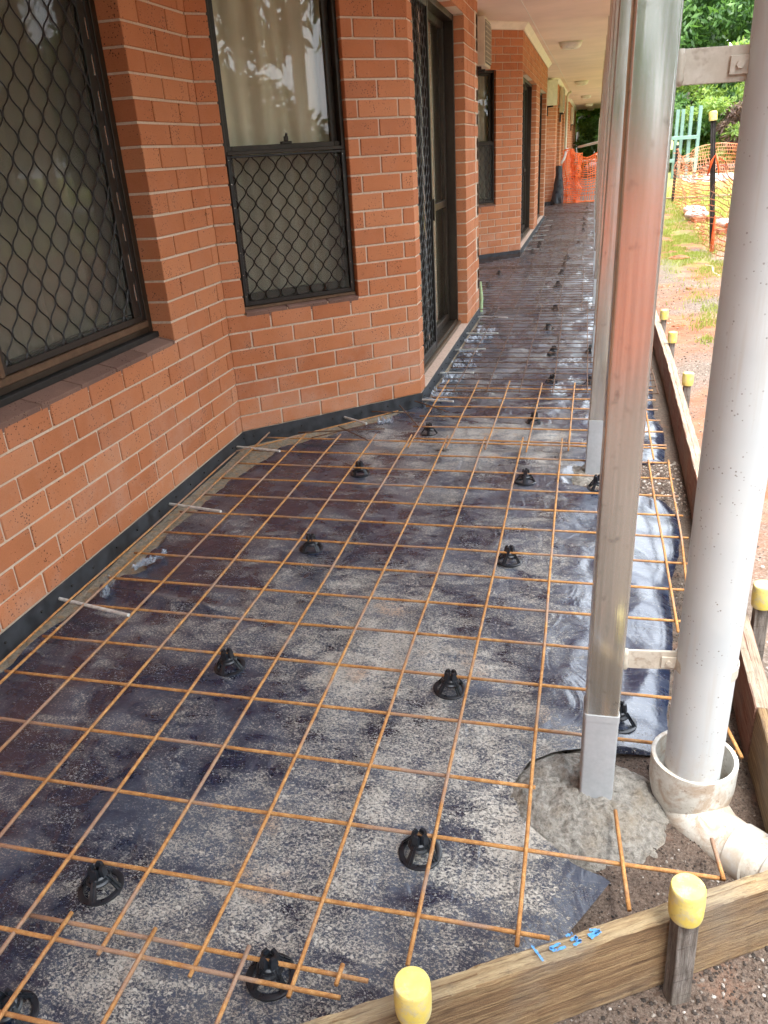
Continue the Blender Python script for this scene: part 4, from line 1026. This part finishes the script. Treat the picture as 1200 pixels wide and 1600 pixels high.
# ------------------------------------------------------------------ pebbles
def pebbles(name, n, region, r0, r1, label, cat='gravel', mat='pebble'):
    ico = [(0, 0, 1), (.894, 0, .447), (.276, .85, .447), (-.724, .526, .447), (-.724, -.526, .447), (.276, -.85, .447), (.724, .526, -.447), (-.276, .85, -.447), (-.894, 0, -.447), (-.276, -.85, -.447), (.724, -.526, -.447), (0, 0, -1)]
    icf = [(0, 1, 2), (0, 2, 3), (0, 3, 4), (0, 4, 5), (0, 5, 1), (1, 6, 2), (2, 7, 3), (3, 8, 4), (4, 9, 5), (5, 10, 1), (6, 7, 2), (7, 8, 3), (8, 9, 4), (9, 10, 5), (10, 6, 1), (11, 7, 6), (11, 8, 7), (11, 9, 8), (11, 10, 9), (11, 6, 10)]
    B_ = np.array(ico); mb = MB()
    for _ in range(n):
        x, y = region(); s = r0 + (r1 - r0) * random.random() ** 3.2; k = B_ * (1 + rng.uniform(-.25, .25, (12, 1))) * np.array([s * random.uniform(.7, 1.3), s * random.uniform(.7, 1.3), s * random.uniform(.5, .9)])
        a = random.random() * 6.28; c, q = math.cos(a), math.sin(a); k = np.stack([k[:, 0] * c - k[:, 1] * q, k[:, 0] * q + k[:, 1] * c, k[:, 2]], 1) + np.array([x, y, ground_h(x, y) + s * .25])
        mb.add(k.tolist(), icf)
    o = mb.build(name, M[mat]); tag(o, label, cat, kind='stuff'); return o
def reg_in():
    while True:
        x = random.uniform(-.05, .53); y = random.uniform(-.85, .9)
        if y > board_in(x) + .01 and (x > rt(y) - .01): return x, y
def reg_out():
    while True:
        x = random.uniform(-.25, .75); y = random.uniform(-1.35, -.3)
        if y < board_in(x) - .045: return x, y
def reg_side(): return .66 + 1.3 * random.random() ** 1.4, random.uniform(-.2, 7.5)
def reg_gap(): return random.uniform(.05, .56), random.uniform(1.42, 2.02)
pebbles('gravel', 9000, reg_in, .0008, .0036, 'loose dark gravel inside the form around the elbow', mat='pebbledark')
pebbles('gravel', 13000, reg_out, .0009, .0050, 'damp gravel in front of the front timber board', mat='pebbledark')
pebbles('gravel', 6000, reg_side, .002, .008, 'brown gravel and crumbs of soil outside the side board')
pebbles('gravel', 2500, reg_gap, .002, .009, 'gravel showing in the gap between the two membrane sheets')
# ------------------------------------------------------------------ grass
mb = MB()
def blade(x, y, h, wd):
    a = random.random() * 6.28; z = ground_h(x, y) - .004; dx, dy = math.cos(a) * wd, math.sin(a) * wd; lx, ly = random.uniform(-.5, .5) * h, random.uniform(-.5, .5) * h
    mb.add([(x - dx, y - dy, z), (x + dx, y + dy, z), (x + lx + dx * .2, y + ly + dy * .2, z + h)], [(0, 1, 2)])
for (cx, cy, sx, sy, n, h) in ((1.35, 10.3, .26, 1.5, 12000, .035), (1.15, 5.6, .09, .5, 900, .04), (1.02, 4.8, .05, .22, 500, .045), (1.45, 7.8, .25, .5, 1200, .035), (1.75, 14.5, .5, 2.2, 4500, .06), (3.6, 15, 1.1, 3.0, 9000, .06), (1.0, 3.0, .05, .05, 60, .03), (4.5, 20, 1.6, 2.5, 6000, .07), (2.6, 11, .4, 1.5, 2500, .05), (2.2, 20, .8, 2, 4000, .07)):
    for _ in range(n):
        x = random.gauss(cx, sx); y = random.gauss(cy, sy)
        if x > .75 and fbm(x * 3, y * 2, 4) > -.12: blade(x, y, h * random.uniform(.5, 1.4), .004 + .002 * (cy > 12))
tag(mb.build('grass', M['grass']), 'sparse yellow green grass outside the slab and beyond the barrier mesh', 'grass', kind='stuff')

# ------------------------------------------------------------------ things on the building
def lamp_fit(x, y, label):
    t = empty('ceiling_light', (x, y, 2.9), label=label, cat='ceiling light', group='oval ceiling lights')
    def oval(rx, ry, z0, z1, mat, nm):
        mb = MB(); n = 28; vs = []; fs = []; L = 6
        for i in range(L + 1):
            u = i / L; k = math.cos(u * PI / 2) ** .45 if i < L else .0; z = z0 + (z1 - z0) * math.sin(u * PI / 2)
            for q in range(n):
                a = 2 * PI * q / n; ca, sa = math.cos(a), math.sin(a); vs.append((rx * k * math.copysign(abs(ca) ** .7, ca), ry * k * math.copysign(abs(sa) ** .7, sa), z))
        for i in range(L):
            for q in range(n): fs.append((i * n + q, i * n + (q + 1) % n, (i + 1) * n + (q + 1) % n, (i + 1) * n + q))
        mb.add(vs, fs); auto_smooth(mb.build(nm, mat, t), 50)
    oval(.19, .15, -.001, -.024, M['cream'], 'backplate'); oval(.175, .135, -.020, -.105, M['lamp'], 'diffuser')
for i, (x, y) in enumerate(((-.33, 12.75), (-.27, 22.0), (-.20, 29.5), (-.12, 36.5), (-.05, 41.5))):
    lamp_fit(x, y, ['nearest oval ceiling light on the verandah soffit', 'second oval ceiling light along the soffit', 'third oval ceiling light along the soffit', 'fourth oval ceiling light, small in the distance', 'farthest oval ceiling light before the soffit ends'][i])
mb = MB(); mb.tube([(-.77, -3, 2.893), (-.755, 8, 2.893), (-.68, 16.6, 2.893), (-.6, 30, 2.893)], .004, 6); tag(mb.build('cable', M['white']), 'thin white cable clipped along the underside of the soffit', 'cable')
def aircon(loc, rz, size, label, grille_side='front', grp=None):
    w_, d_, h_ = size; t = empty('air_conditioner', loc, rz, label=label, cat='air conditioner', group=grp)
    mb = MB(); mb.box((-w_ / 2, -d_, 0), (w_ / 2, 0, h_), None, .008); mb.build('casing', M['cream'], t)
    if grille_side == 'plain':
        lb = MB(); lb.box((-w_ * .30, -d_ - .004, h_ * .52), (-w_ * .02, -d_ - .001, h_ * .56)); lb.box((-w_ * .38, -d_ - .004, h_ * .80), (-w_ * .22, -d_ - .001, h_ * .86)); lb.build('badge', M['darkgrille'], t)
    g = MB()
    for i in range(9 if grille_side != 'plain' else 0): z = .05 + (h_ - .1) * i / 8; g.box((-w_ / 2 + .03, -d_ - .012, z - .004), (w_ / 2 - .03, -d_ - .004, z + .004))
    for i in range(8 if grille_side != 'plain' else 0): x = -w_ / 2 + .03 + (w_ - .06) * i / 7; g.box((x - .003, -d_ - .016, .05), (x + .003, -d_ - .0125, h_ - .05))
    if grille_side != 'plain': g.build('guard_grille', M['cream'], t)
    b = MB(); b.box((-w_ / 2 + .03, -d_ - .003, .03), (w_ / 2 - .03, -d_ - .0005, h_ - .03)); 
    if grille_side != 'plain': b.build('fan_opening', M['darkgrille'], t)
    s = MB()
    for i in range(12): z = .09 + i * (h_ - .25) / 11; s.box((-w_ / 2 - .003, -d_ + .06, z), (-w_ / 2 + .002, -d_ * .35, z + .010))
    s.build('side_vent', M['cream'], t)
    k = MB()
    for sx in (-1, 1): k.box((sx * w_ * .35 - .015, -d_ * .9, -.035), (sx * w_ * .35 + .015, .0, -.002)); k.box((sx * w_ * .35 - .012, -.03, -.22), (sx * w_ * .35 + .012, .0, -.036))
    k.build('wall_bracket', M['pole'], t)
    return t
aircon((-1.735, 8.93, 2.335), PI / 2, (.56, .545, .50), 'cream air conditioner with caged front beside the second bay window')
c10 = Vector((*p9, 0)).lerp(Vector((*p10, 0)), .50); d10 = (Vector((*p10, 0)) - Vector((*p9, 0))).normalized(); n10 = Vector((d10.y, -d10.x, 0))
ac = aircon((c10.x + n10.x * .02, c10.y + n10.y * .02, 2.30), math.atan2(d10.y, d10.x), (.80, .24, .55), 'pale boxy air conditioner high on the dark brick return of the third bay', 'plain')
aircon((-.88 + BX(22.3), 22.4, 2.2), PI / 2, (.7, .10, .6), 'air conditioner side-on beyond the third bay corner')
aircon((-.88 + BX(33), 33.5, 2.1), PI / 2, (.8, .10, .6), 'small air conditioner farthest along the building')
def dp(x, y, lab, z1=2.85, r=.045, mat='white'):
    mb = MB(); mb.tube([(x, y, 0), (x, y, z1 - .25), (x, y, z1 - .12), (x + .04, y, z1 - .04), (x + .12, y, z1)], r, 12); o = mb.build('downpipe', M[mat], smooth=False); auto_smooth(o); tag(o, lab, 'downpipe')
dp(-.80 + BX(26), 25.6, 'cream downpipe running up the far brick wall', mat='cream', r=.035)
mb = MB(); X_ = -.62; mb.tube([(X_, 43.2, 0), (X_, 43.2, 2.35), (X_ + .03, 43.2, 2.48), (X_ + .14, 43.2, 2.56), (X_ + 1.05, 43.2, 2.66), (X_ + 1.18, 43.2, 2.75), (X_ + 1.2, 43.2, 2.88)], .07, 12)
o = mb.build('downpipe', M['white']); auto_smooth(o); tag(o, 'white downpipe at the far end of the building bending up to the gutter', 'downpipe')
# green foam ball like offcut at the pier foot
mb = MB(); mb.tube([(-.895, 5.80, .02), (-.89, 5.80, .14), (-.90, 5.82, .30)], [.016, .018, .009], 10); tag(mb.build('foam_strip', simple('pale_green_foam', (.42, .56, .30), .7)), 'pale green foam strip poking out behind the door pier', 'foam strip')

# ------------------------------------------------------------------ orange barrier mesh
def barrier(path, nz, ztop, zbot, mat, name='barrier_mesh', step=.075, wob=.03, sw=.011, sh=.013, label='', group=None, seed=0, par=None, bunch=0.0):
    """path: list of xy, ztop/zbot functions of distance"""
    pts = [Vector((*p, 0)) for p in path]; seg = [(pts[i + 1] - pts[i]).length for i in range(len(pts) - 1)]; tot = sum(seg); n = int(tot / step)
    G = []
    for i in range(n + 1):
        d = tot * i / n; k = 0; dd = d
        while k < len(seg) - 1 and dd > seg[k]: dd -= seg[k]; k += 1
        q = pts[k].lerp(pts[k + 1], min(1, dd / seg[k])); dr = (pts[k + 1] - pts[k]).normalized(); nn = Vector((-dr.y, dr.x, 0)); col = []
        zt, zb = ztop(d), zbot(d)
        for jz in range(nz + 1):
            u = jz / nz; uu = u if not bunch else u ** (1 - bunch)
            z = zb + (zt - zb) * uu; w_ = wob * fbm(d * 1.6 + seed, z * 2.2, seed, 3) * 2 + wob * .35 * fbm(d * 9 + seed, z * 5, 2)
            col.append(q + nn * w_ + Vector((0, 0, z + .010 * fbm(d * 4, u * 5, seed + 2))) + dr * .02 * fbm(d * 3, u * 6, seed + 7))
        G.append((col, dr))
    mb = MB()
    for i in range(n + 1):
        col, dr = G[i]
        for a, b in zip(col[:-1], col[1:]):
            s = dr * sh / 2; mb.add([a - s, a + s, b + s, b - s], [(0, 1, 2, 3)])
    for jz in range(nz + 1):
        for i in range(n):
            a, b = G[i][0][jz], G[i + 1][0][jz]; k = (1.8 if jz in (0, nz) else 1); s = Vector((0, 0, sw / 2 * k)); mb.add([a - s, b - s, b + s, a + s], [(0, 1, 2, 3)])
    o = mb.build(name, mat)
    if label: tag(o, label, 'barrier mesh', group)
    return o
# side fence: pickets at y 9.53 and 18.9
zt = lambda d: None
barrier([(1.98, 19.0), (1.80, 13.0), (1.60, 9.53)], 16, lambda d: 1.18 - .30 * math.sin(min(1, d / 9.5) * PI) ** 1.2 + (.03 * math.sin(d * 2)), lambda d: .02 + .02 * math.sin(d * 3), M['orange2'], label='sagging faded orange mesh between the black picket and the tall yellow capped pole', wob=.05, seed=3)
barrier([(1.60, 9.52), (1.70, 8.6), (1.74, 7.6), (1.80, 5), (1.9, 1.5), (2.0, -4.6)], 15, lambda d: 1.18 - .36 * min(1, d / 1.4) + .12 * max(0, min(1, (d - 3) / 2)), lambda d: .02, M['orange2'], label='faded orange mesh falling away from the tall pole behind the downpipe', wob=.06, seed=8)
barrier([(2.0, -4.6), (.4, -4.5), (-1.5, -4.4), (-1.72, -4.15)], 18, lambda d: 1.22 - .05 * math.sin(d * 1.4), lambda d: .02, M['orange'], label='orange barrier mesh across the verandah behind the viewer', wob=.05, seed=5, sw=.036, sh=.03, step=.06)
barrier([(1.98, 19.0), (2.6, 21.5), (4.5, 23.5), (9, 24)], 14, lambda d: 1.1 - .12 * math.sin(d * 1.3), lambda d: .03, M['orange2'], label='orange mesh continuing beyond the black picket across the lawn', wob=.05, seed=9)
# drooping grab of mesh over the tall pole
mb = MB()
def picket(x, y, h, label, cap=True, r=.022, mat='pole'):
    t = empty('star_picket', (x, y, 0), label=label, cat='fence post'); mb = MB()
    for k in range(3): mb.box((-.003, 0, -.1), (.003, r, h), Matrix.Rotation(k * 2 * PI / 3, 4, 'Z'))
    mb.tube([(0, 0, -.1), (0, 0, h)], r * .6, 8); mb.build('shaft', M[mat], t)
    if cap: mb = MB(); mb.lathe([(0, h + .02), (r * 1.1, h + .018), (r * 1.45, h), (r * 1.45, h - .09), (r * 1.1, h - .09)], 16); auto_smooth(mb.build('cap', M['yellow'], t), 50)
    return t
pk = picket(1.665, 9.53, 1.70, 'tall dark picket with a yellow cap holding up the orange mesh', r=.034); pk.rotation_euler = (0, -.10, 0)
picket(1.985, 18.98, 1.26, 'short black picket at the far end of the orange mesh', False, r=.035)
mb = MB()
pts = [(1.655, 9.50, .0), (1.65, 9.50, .25), (1.655, 9.49, .5)]; mb.tube(pts, [.05, .038, .03], 9, flat=.6); tag(mb.build('mesh_tie', M['orange'], smooth=True), 'orange mesh bunched round the foot of the tall pole', 'mesh tie')
mb = MB(); mb.tube([(1.50, 9.47, .98), (1.53, 9.46, 1.14), (1.57, 9.46, 1.22), (1.61, 9.45, 1.10), (1.63, 9.44, .98)], [.02, .035, .03, .025, .01], 8, flat=.5); tag(mb.build('mesh_tie', M['orange'], smooth=True), 'bright orange loop of mesh hooked over the tall pole', 'mesh tie')
# end barrier across the verandah
eb = barrier([(-.62, 20.5), (-.35, 20.65), (-.05, 20.45), (.42, 20.5)], 17, lambda d: 1.16 + .08 * math.sin(d * 7) , lambda d: .05, M['orange'], label='bright orange mesh stretched across the far end of the slab', wob=.07, sw=.018, sh=.014, step=.06, seed=2, bunch=.3)
barrier([(-.62, 20.40), (-.50, 20.32), (-.40, 20.40), (-.28, 20.30), (-.16, 20.42)], 26, lambda d: 1.24 + .06 * math.sin(d * 9), lambda d: .0, M['orange'], label='bunched orange mesh hanging in front of the end barrier', wob=.12, sw=.018, sh=.014, step=.035, seed=12)
mb = MB(); mb.tube([(-.52, 20.3, 1.33), (-.58, 20.28, 1.12), (-.66, 20.25, .98)], .032, 8); tag(mb.build('white_post', M['white'], smooth=True), 'leaning white stick behind the bunched orange mesh', 'stick')
mb = MB(); n = 18; vs = []; fs = []
for jz in range(13):
    z = .02 + .92 * jz / 12
    for k in range(n):
        a = 2 * PI * k / n; r = (.16 - .09 * jz / 12) * (1 + .4 * fbm(math.cos(a) * 1.6, math.sin(a) * 1.6, z * 2.4)); vs.append((-.70 + r * math.cos(a), 20.1 + r * .7 * math.sin(a), z))
for jz in range(12):
    for k in range(n): fs.append((jz * n + k, jz * n + (k + 1) % n, (jz + 1) * n + (k + 1) % n, (jz + 1) * n + k))
mb.add(vs, fs); tag(auto_smooth(mb.build('plastic_bundle', M['blacksheet']), 60), 'dark crumpled plastic bundle standing against the far brick wall', 'bundle')
# white handrail at the far end
t = empty('handrail', (.5, 24, 0), label='white pipe handrail beyond the end barrier', cat='handrail')
mb = MB(); mb.tube([(-.22, 0, 0), (-.22, 0, 2.05)], .04, 10); mb.build('upright', M['white'], t, True)
mb = MB(); mb.tube([(-.85, 3.5, 1.30), (-.22, 0, 1.42)], .035, 10); mb.build('rail', M['white'], t, True)
mb = MB(); mb.tube([(-1.0, 3.5, .85), (-.22, 0, .95)], .035, 10); mb.build('rail', M['white'], t, True)
mb = MB(); mb.box((-.5, 20.56, -.03), (.45, 20.72, .06), None, .01); tag(mb.build('concrete_step', M['footing']), 'pale concrete edge under the end barrier', 'step')

# ------------------------------------------------------------------ yard things
t = empty('scaffold', (3.6, 30, 0), .12, label='pale green steel frame of uprights and rails standing in the yard', cat='scaffold')
for (x, y) in ((.05, 0), (-.22, .1), (-.45, .3), (-.62, .35)):
    mb = MB(); prism(mb, [(x + a, y + b) for a, b in rrect(.055, .01)], -.05, 2.35 if x > -.3 else 2.28); mb.build('upright', M['greensteel'], t)
for z in (.60, 1.32):
    mb = MB(); mb.box((-2.3, -.06, z), (.0, -.0, z + .12), None, .008); mb.build('rail', M['greensteel'], t)
def bagpile(c, lab, n, mat, size, cat='sack', brick=False):
    mb = MB()
    for i in range(n):
        x, y, z, rz = (random.uniform(-.25, .25), random.uniform(-.4, .4), .05 + .06 * (i // 2), random.uniform(-.4, .4))
        m = Matrix.Translation((x, y, z)) @ Matrix.Rotation(rz, 4, 'Z')
        if brick: mb.box((-.11, -.05, -.04), (.11, .05, .036), m, .003)
        else:
            vs = []; nu, nv = 12, 10; fs = []
            for a in range(nv + 1):
                for b in range(nu):
                    th = PI * a / nv; ph = 2 * PI * b / nu; cx = math.copysign(abs(math.cos(ph)) ** .6, math.cos(ph)) * math.sin(th) ** .5; cy = math.copysign(abs(math.sin(ph)) ** .6, math.sin(ph)) * math.sin(th) ** .5
                    vs.append(m @ Vector((cx * size[0] * (1 + .1 * fbm(ph, th, i)), cy * size[1], math.cos(th) * size[2] + .01 * fbm(cx * 3, cy * 3, i))))
            for a in range(nv):
                for b in range(nu): fs.append((a * nu + b, a * nu + (b + 1) % nu, (a + 1) * nu + (b + 1) % nu, (a + 1) * nu + b))
            mb.add(vs, fs)
    o = mb.build(cat.replace(' ', '_'), mat, smooth=not brick); o.location = c; tag(o, lab, cat); return o
for i in range(2):
    b = bagpile((2.12 + .03 * i, 14.3 + .55 * i, ground_h(2.1, 14.3) + .05), ['pale pinkish sack lying flat behind the orange mesh, nearer one', 'pale pinkish sack lying behind the orange mesh, farther one'][i], 1, M['bag'], (.20, .30, .075))
b = bagpile((2.27, 12.3, ground_h(2.2, 12.3) + .05), 'pale sack slumped right of the tall pole', 1, M['bag'], (.20, .40, .06))
for i, (x, y, z) in enumerate(((2.10, 11.55, .04), (2.36, 11.5, .04), (2.22, 11.53, .12), (2.45, 11.7, .04), (1.96, 13.6, .04), (2.2, 13.55, .04))):
    mb = MB(); mb.box((-.115, -.055, -.038), (.115, .055, .038), None, .004); o = mb.build('paver', M['redbrick']); o.location = (x, y, z + ground_h(x, y)); o.rotation_euler = (0, 0, random.uniform(-.4, .4)); tag(o, ['red paver right behind the tall pole', 'red paver right of the pole foot', 'red paver lying on top of two others', 'rightmost red paver beside the slumped sack', 'leftmost red paver beside the flat sack', 'red paver peeping out below the flat sack'][i], 'brick', 'loose red bricks by the sacks')
mb = MB(); mb.box((-.9, -.1, 0), (.9, .1, .03), None, .005); o = mb.build('plank', M['timber']); o.location = (2.75, 19.5, ground_h(2.7, 19.5) + .02); o.rotation_euler = (0, 0, .1); tag(o, 'pale plank lying in the grass behind the mesh', 'plank')
mb = MB(); mb.tube([(1.45, 8.55, .02), (1.50, 8.2, .05), (1.46, 7.8, .04), (1.52, 7.4, .03), (1.47, 6.9, .03)], .014, 8); tag(mb.build('hose', simple('pinkish_hose', (.62, .45, .38), .5), smooth=True), 'thin pinkish rope curling on the soil at the foot of the mesh', 'rope')
mb = MB(); mb.tube([(4.2, 33.5, .2), (8, 33.2, .22), (14, 32, .2)], .16, 10); tag(mb.build('kerb_log', M['log'], smooth=True), 'dark log edging along the far side of the road', 'log')
# clods
for i, (x, y, s) in enumerate(((.86, 5.2, .045), (1.12, 6.8, .05), (1.2, 8.9, .09), (.88, 2.35, .03))):
    mb = MB(); vs = []; fs = []
    for a in range(9):
        for b in range(12):
            th = PI / 2 * a / 8; ph = 2 * PI * b / 12; k = 1 + .35 * fbm(math.cos(ph) * math.cos(th) * 2, math.sin(ph) * math.cos(th) * 2, a * .3 + i); vs.append((s * 1.3 * k * math.cos(th) * math.cos(ph), s * k * math.cos(th) * math.sin(ph), s * .55 * k * math.sin(th)))
    for a in range(8):
        for b in range(12): fs.append((a * 12 + b, a * 12 + (b + 1) % 12, (a + 1) * 12 + (b + 1) % 12, (a + 1) * 12 + b))
    mb.add(vs, fs); o = mb.build('soil_clod', M['redsoil'] if 'redsoil' in M else M.setdefault('redsoil', simple('red_soil', (.34, .13, .065), .95, 0, 20, .4, .01))); o.location = (x, y, ground_h(x, y) - .01); tag(o, ['red soil clod between the far stakes', 'red soil clod on the pale ground before the grass patch', 'largest dark red soil clod near the foot of the tall pole', 'small red soil clod just outside the side board, nearest the viewer'][i], 'clod', 'red soil clods beside the slab')

# ------------------------------------------------------------------ trees
def crown_mesh(mat, n, rx, ry, rz, leaf, seed, clumps=26, droop=0.0, elong=1.7):
    r_ = np.random.default_rng(seed)
    cc = r_.normal(size=(clumps, 3)); cc /= np.linalg.norm(cc, axis=1)[:, None]; cc *= (r_.uniform(.25, 1, (clumps, 1)) ** .5); cc *= np.array([rx, ry, rz])
    cs = r_.uniform(.16, .34, clumps) * (rx + ry + rz) / 3
    per = n // clumps; V = []; F = []
    for c, s in zip(cc, cs):
        d = r_.normal(size=(per, 3)); d /= np.linalg.norm(d, axis=1)[:, None]; pos = c + d * s * (r_.uniform(.3, 1, (per, 1)) ** .6) * np.array([1.15, 1.15, .75])
        u = r_.normal(size=(per, 3)); u[:, 2] -= droop; u /= np.linalg.norm(u, axis=1)[:, None]; nrm = d + r_.normal(size=(per, 3)) * .5 + np.array([0, 0, .4]); v = np.cross(nrm, u); v /= np.linalg.norm(v, axis=1)[:, None]
        L = leaf * r_.uniform(.6, 1.4, (per, 1)); W = L / elong * .5
        q = np.stack([pos, pos + u * L * .5 + v * W, pos + u * L, pos + u * L * .5 - v * W], 1).reshape(-1, 3); o = len(V) * 0 + sum(len(x) for x in V)
        V.append(q); idx = np.arange(per * 4).reshape(-1, 4) + o; F.append(idx)
    V = np.concatenate(V); F = np.concatenate(F); me = bpy.data.meshes.new('crown'); me.from_pydata(V.tolist(), [], F.tolist()); me.update(); me.materials.append(mat); return me
CR = {'a': crown_mesh(M['leaf'], 15000, 3.6, 3.4, 3.0, .24, 1, 40), 'b': crown_mesh(M['leaf'], 15000, 3.0, 3.2, 3.8, .30, 2, 34, .8, 3), 'c': crown_mesh(M['leaf2'], 13000, 2.8, 2.8, 2.4, .24, 3, 30, 0, 2),
      'bush': crown_mesh(M['leaf2'], 7000, 1.3, 1.3, 1.0, .15, 4, 18, .3, 3), 'brown': crown_mesh(M['leaf3'], 7000, 1.3, 1.2, 1.1, .20, 5, 18, 1.2, 5), 'gb': crown_mesh(M['leaf'], 9000, 1.7, 1.7, 1.4, .20, 6, 22, .4, 3)}
def tree(x, y, key, s, zc, label, trunk=True, grp='trees at the back of the yard', cat='tree', name='broadleaf_tree', lean=0):
    t = empty(name, (x, y, 0), label=label, cat=cat, group=grp)
    o = bpy.data.objects.new('crown', CR[key]); COL.objects.link(o); o.parent = t; o.location = (lean, 0, zc); o.scale = (s, s, s * random.uniform(.9, 1.15)); o.rotation_euler = (0, 0, random.uniform(0, 6.28))
    if trunk:
        mb = MB(); top = Vector((lean, 0, zc + .6)); pts = [Vector((0, 0, -.1)), Vector((lean * .2 + .08, .05, zc * .35)), Vector((lean * .6 - .05, 0, zc * .7)), top]; mb.tube(pts, [.24 * s, .18 * s, .14 * s, .06 * s], 10)
        for k in range(6):
            a = k * 1.05 + random.random(); b0 = pts[2].lerp(top, random.random() * .6 - .3); e = Vector((lean + math.cos(a) * 2.0 * s, math.sin(a) * 2.0 * s, zc + random.uniform(.2, 1.6) * s)); mb.tube([b0, b0.lerp(e, .5) + Vector((0, 0, .2)), e], [.09 * s, .06 * s, .02 * s], 6)
        mb.build('trunk', M['bark'], t, True)
    return t
TT = [(3.0, 45, 'a', 1.1, 4.2), (7.0, 44, 'b', 1.2, 4.5), (11, 43, 'a', 1.15, 4.0), (5.2, 50, 'b', 1.5, 7.5), (10, 52, 'a', 1.7, 8.5), (15, 47, 'b', 1.3, 5), (-.5, 50, 'a', 1.2, 4.2), (-4, 53, 'b', 1.5, 5), (19, 42, 'a', 1.4, 5), (15, 55, 'b', 2, 9), (1, 58, 'a', 1.9, 9), (7.5, 38.5, 'c', .8, 3.0), (4.2, 40, 'c', .75, 2.6), (1.2, 44, 'c', .8, 2.7),
      (13, 30, 'b', 1.2, 4.6), (15, 22, 'a', 1.2, 4.4), (13.5, 14, 'b', 1.25, 4.8), (14.5, 6, 'a', 1.2, 4.4), (13, -2, 'b', 1.2, 4.6), (12, -9, 'a', 1.2, 4.3), (20, 12, 'c', 1.6, 5), (20, -1, 'c', 1.5, 5), (6.5, -15, 'a', 1.4, 4.6), (.5, -17, 'b', 1.4, 4.6), (-6, -16, 'a', 1.5, 4.8), (-12, -14, 'b', 1.5, 4.8)]  # closing entries stand unseen behind the camera, added to darken the post's reflections
LB = {'a': 'dense dark green tree in yard and added rear belts', 'b': 'tree with long drooping leaves in yard and added rear belts', 'c': 'lighter yellow green tree at the edge of the yard'}
CT = {}
for (x, y, k, s, zc) in sorted(TT, key=lambda q: q[0] / (q[1] + 2) if q[1] > 35 else 2 - q[1] * .01 - q[0] * .001):
    CT[k] = CT.get(k, 0) + 1; tree(x, y, k, s, zc, ORD[CT[k] - 1] + ' ' + LB[k] + ', counting from the left', grp={'a': 'dark green background trees', 'b': 'drooping background trees', 'c': 'yellow green background trees'}[k])
tree(4.9, 36.2, 'bush', 1.25, 1.6, 'yellow green shrub left of the brown shrub beyond the road', False, None, 'shrub', 'shrub')
tree(6.5, 36.4, 'brown', 1.25, 1.6, 'brown purple leaved shrub behind the log edging', False, None, 'shrub', 'shrub')
for k, (x, y) in enumerate(((-1.6, 46.5), (0, 46.0), (1.6, 38.5), (3.3, 37.5), (5.6, 39.5), (8.4, 36.5), (10.6, 36))): tree(x, y, 'gb', 1.15, 1.4, ORD[k] + ' green shrub from the left below the background trees', False, 'green understorey shrubs', 'shrub', 'shrub')
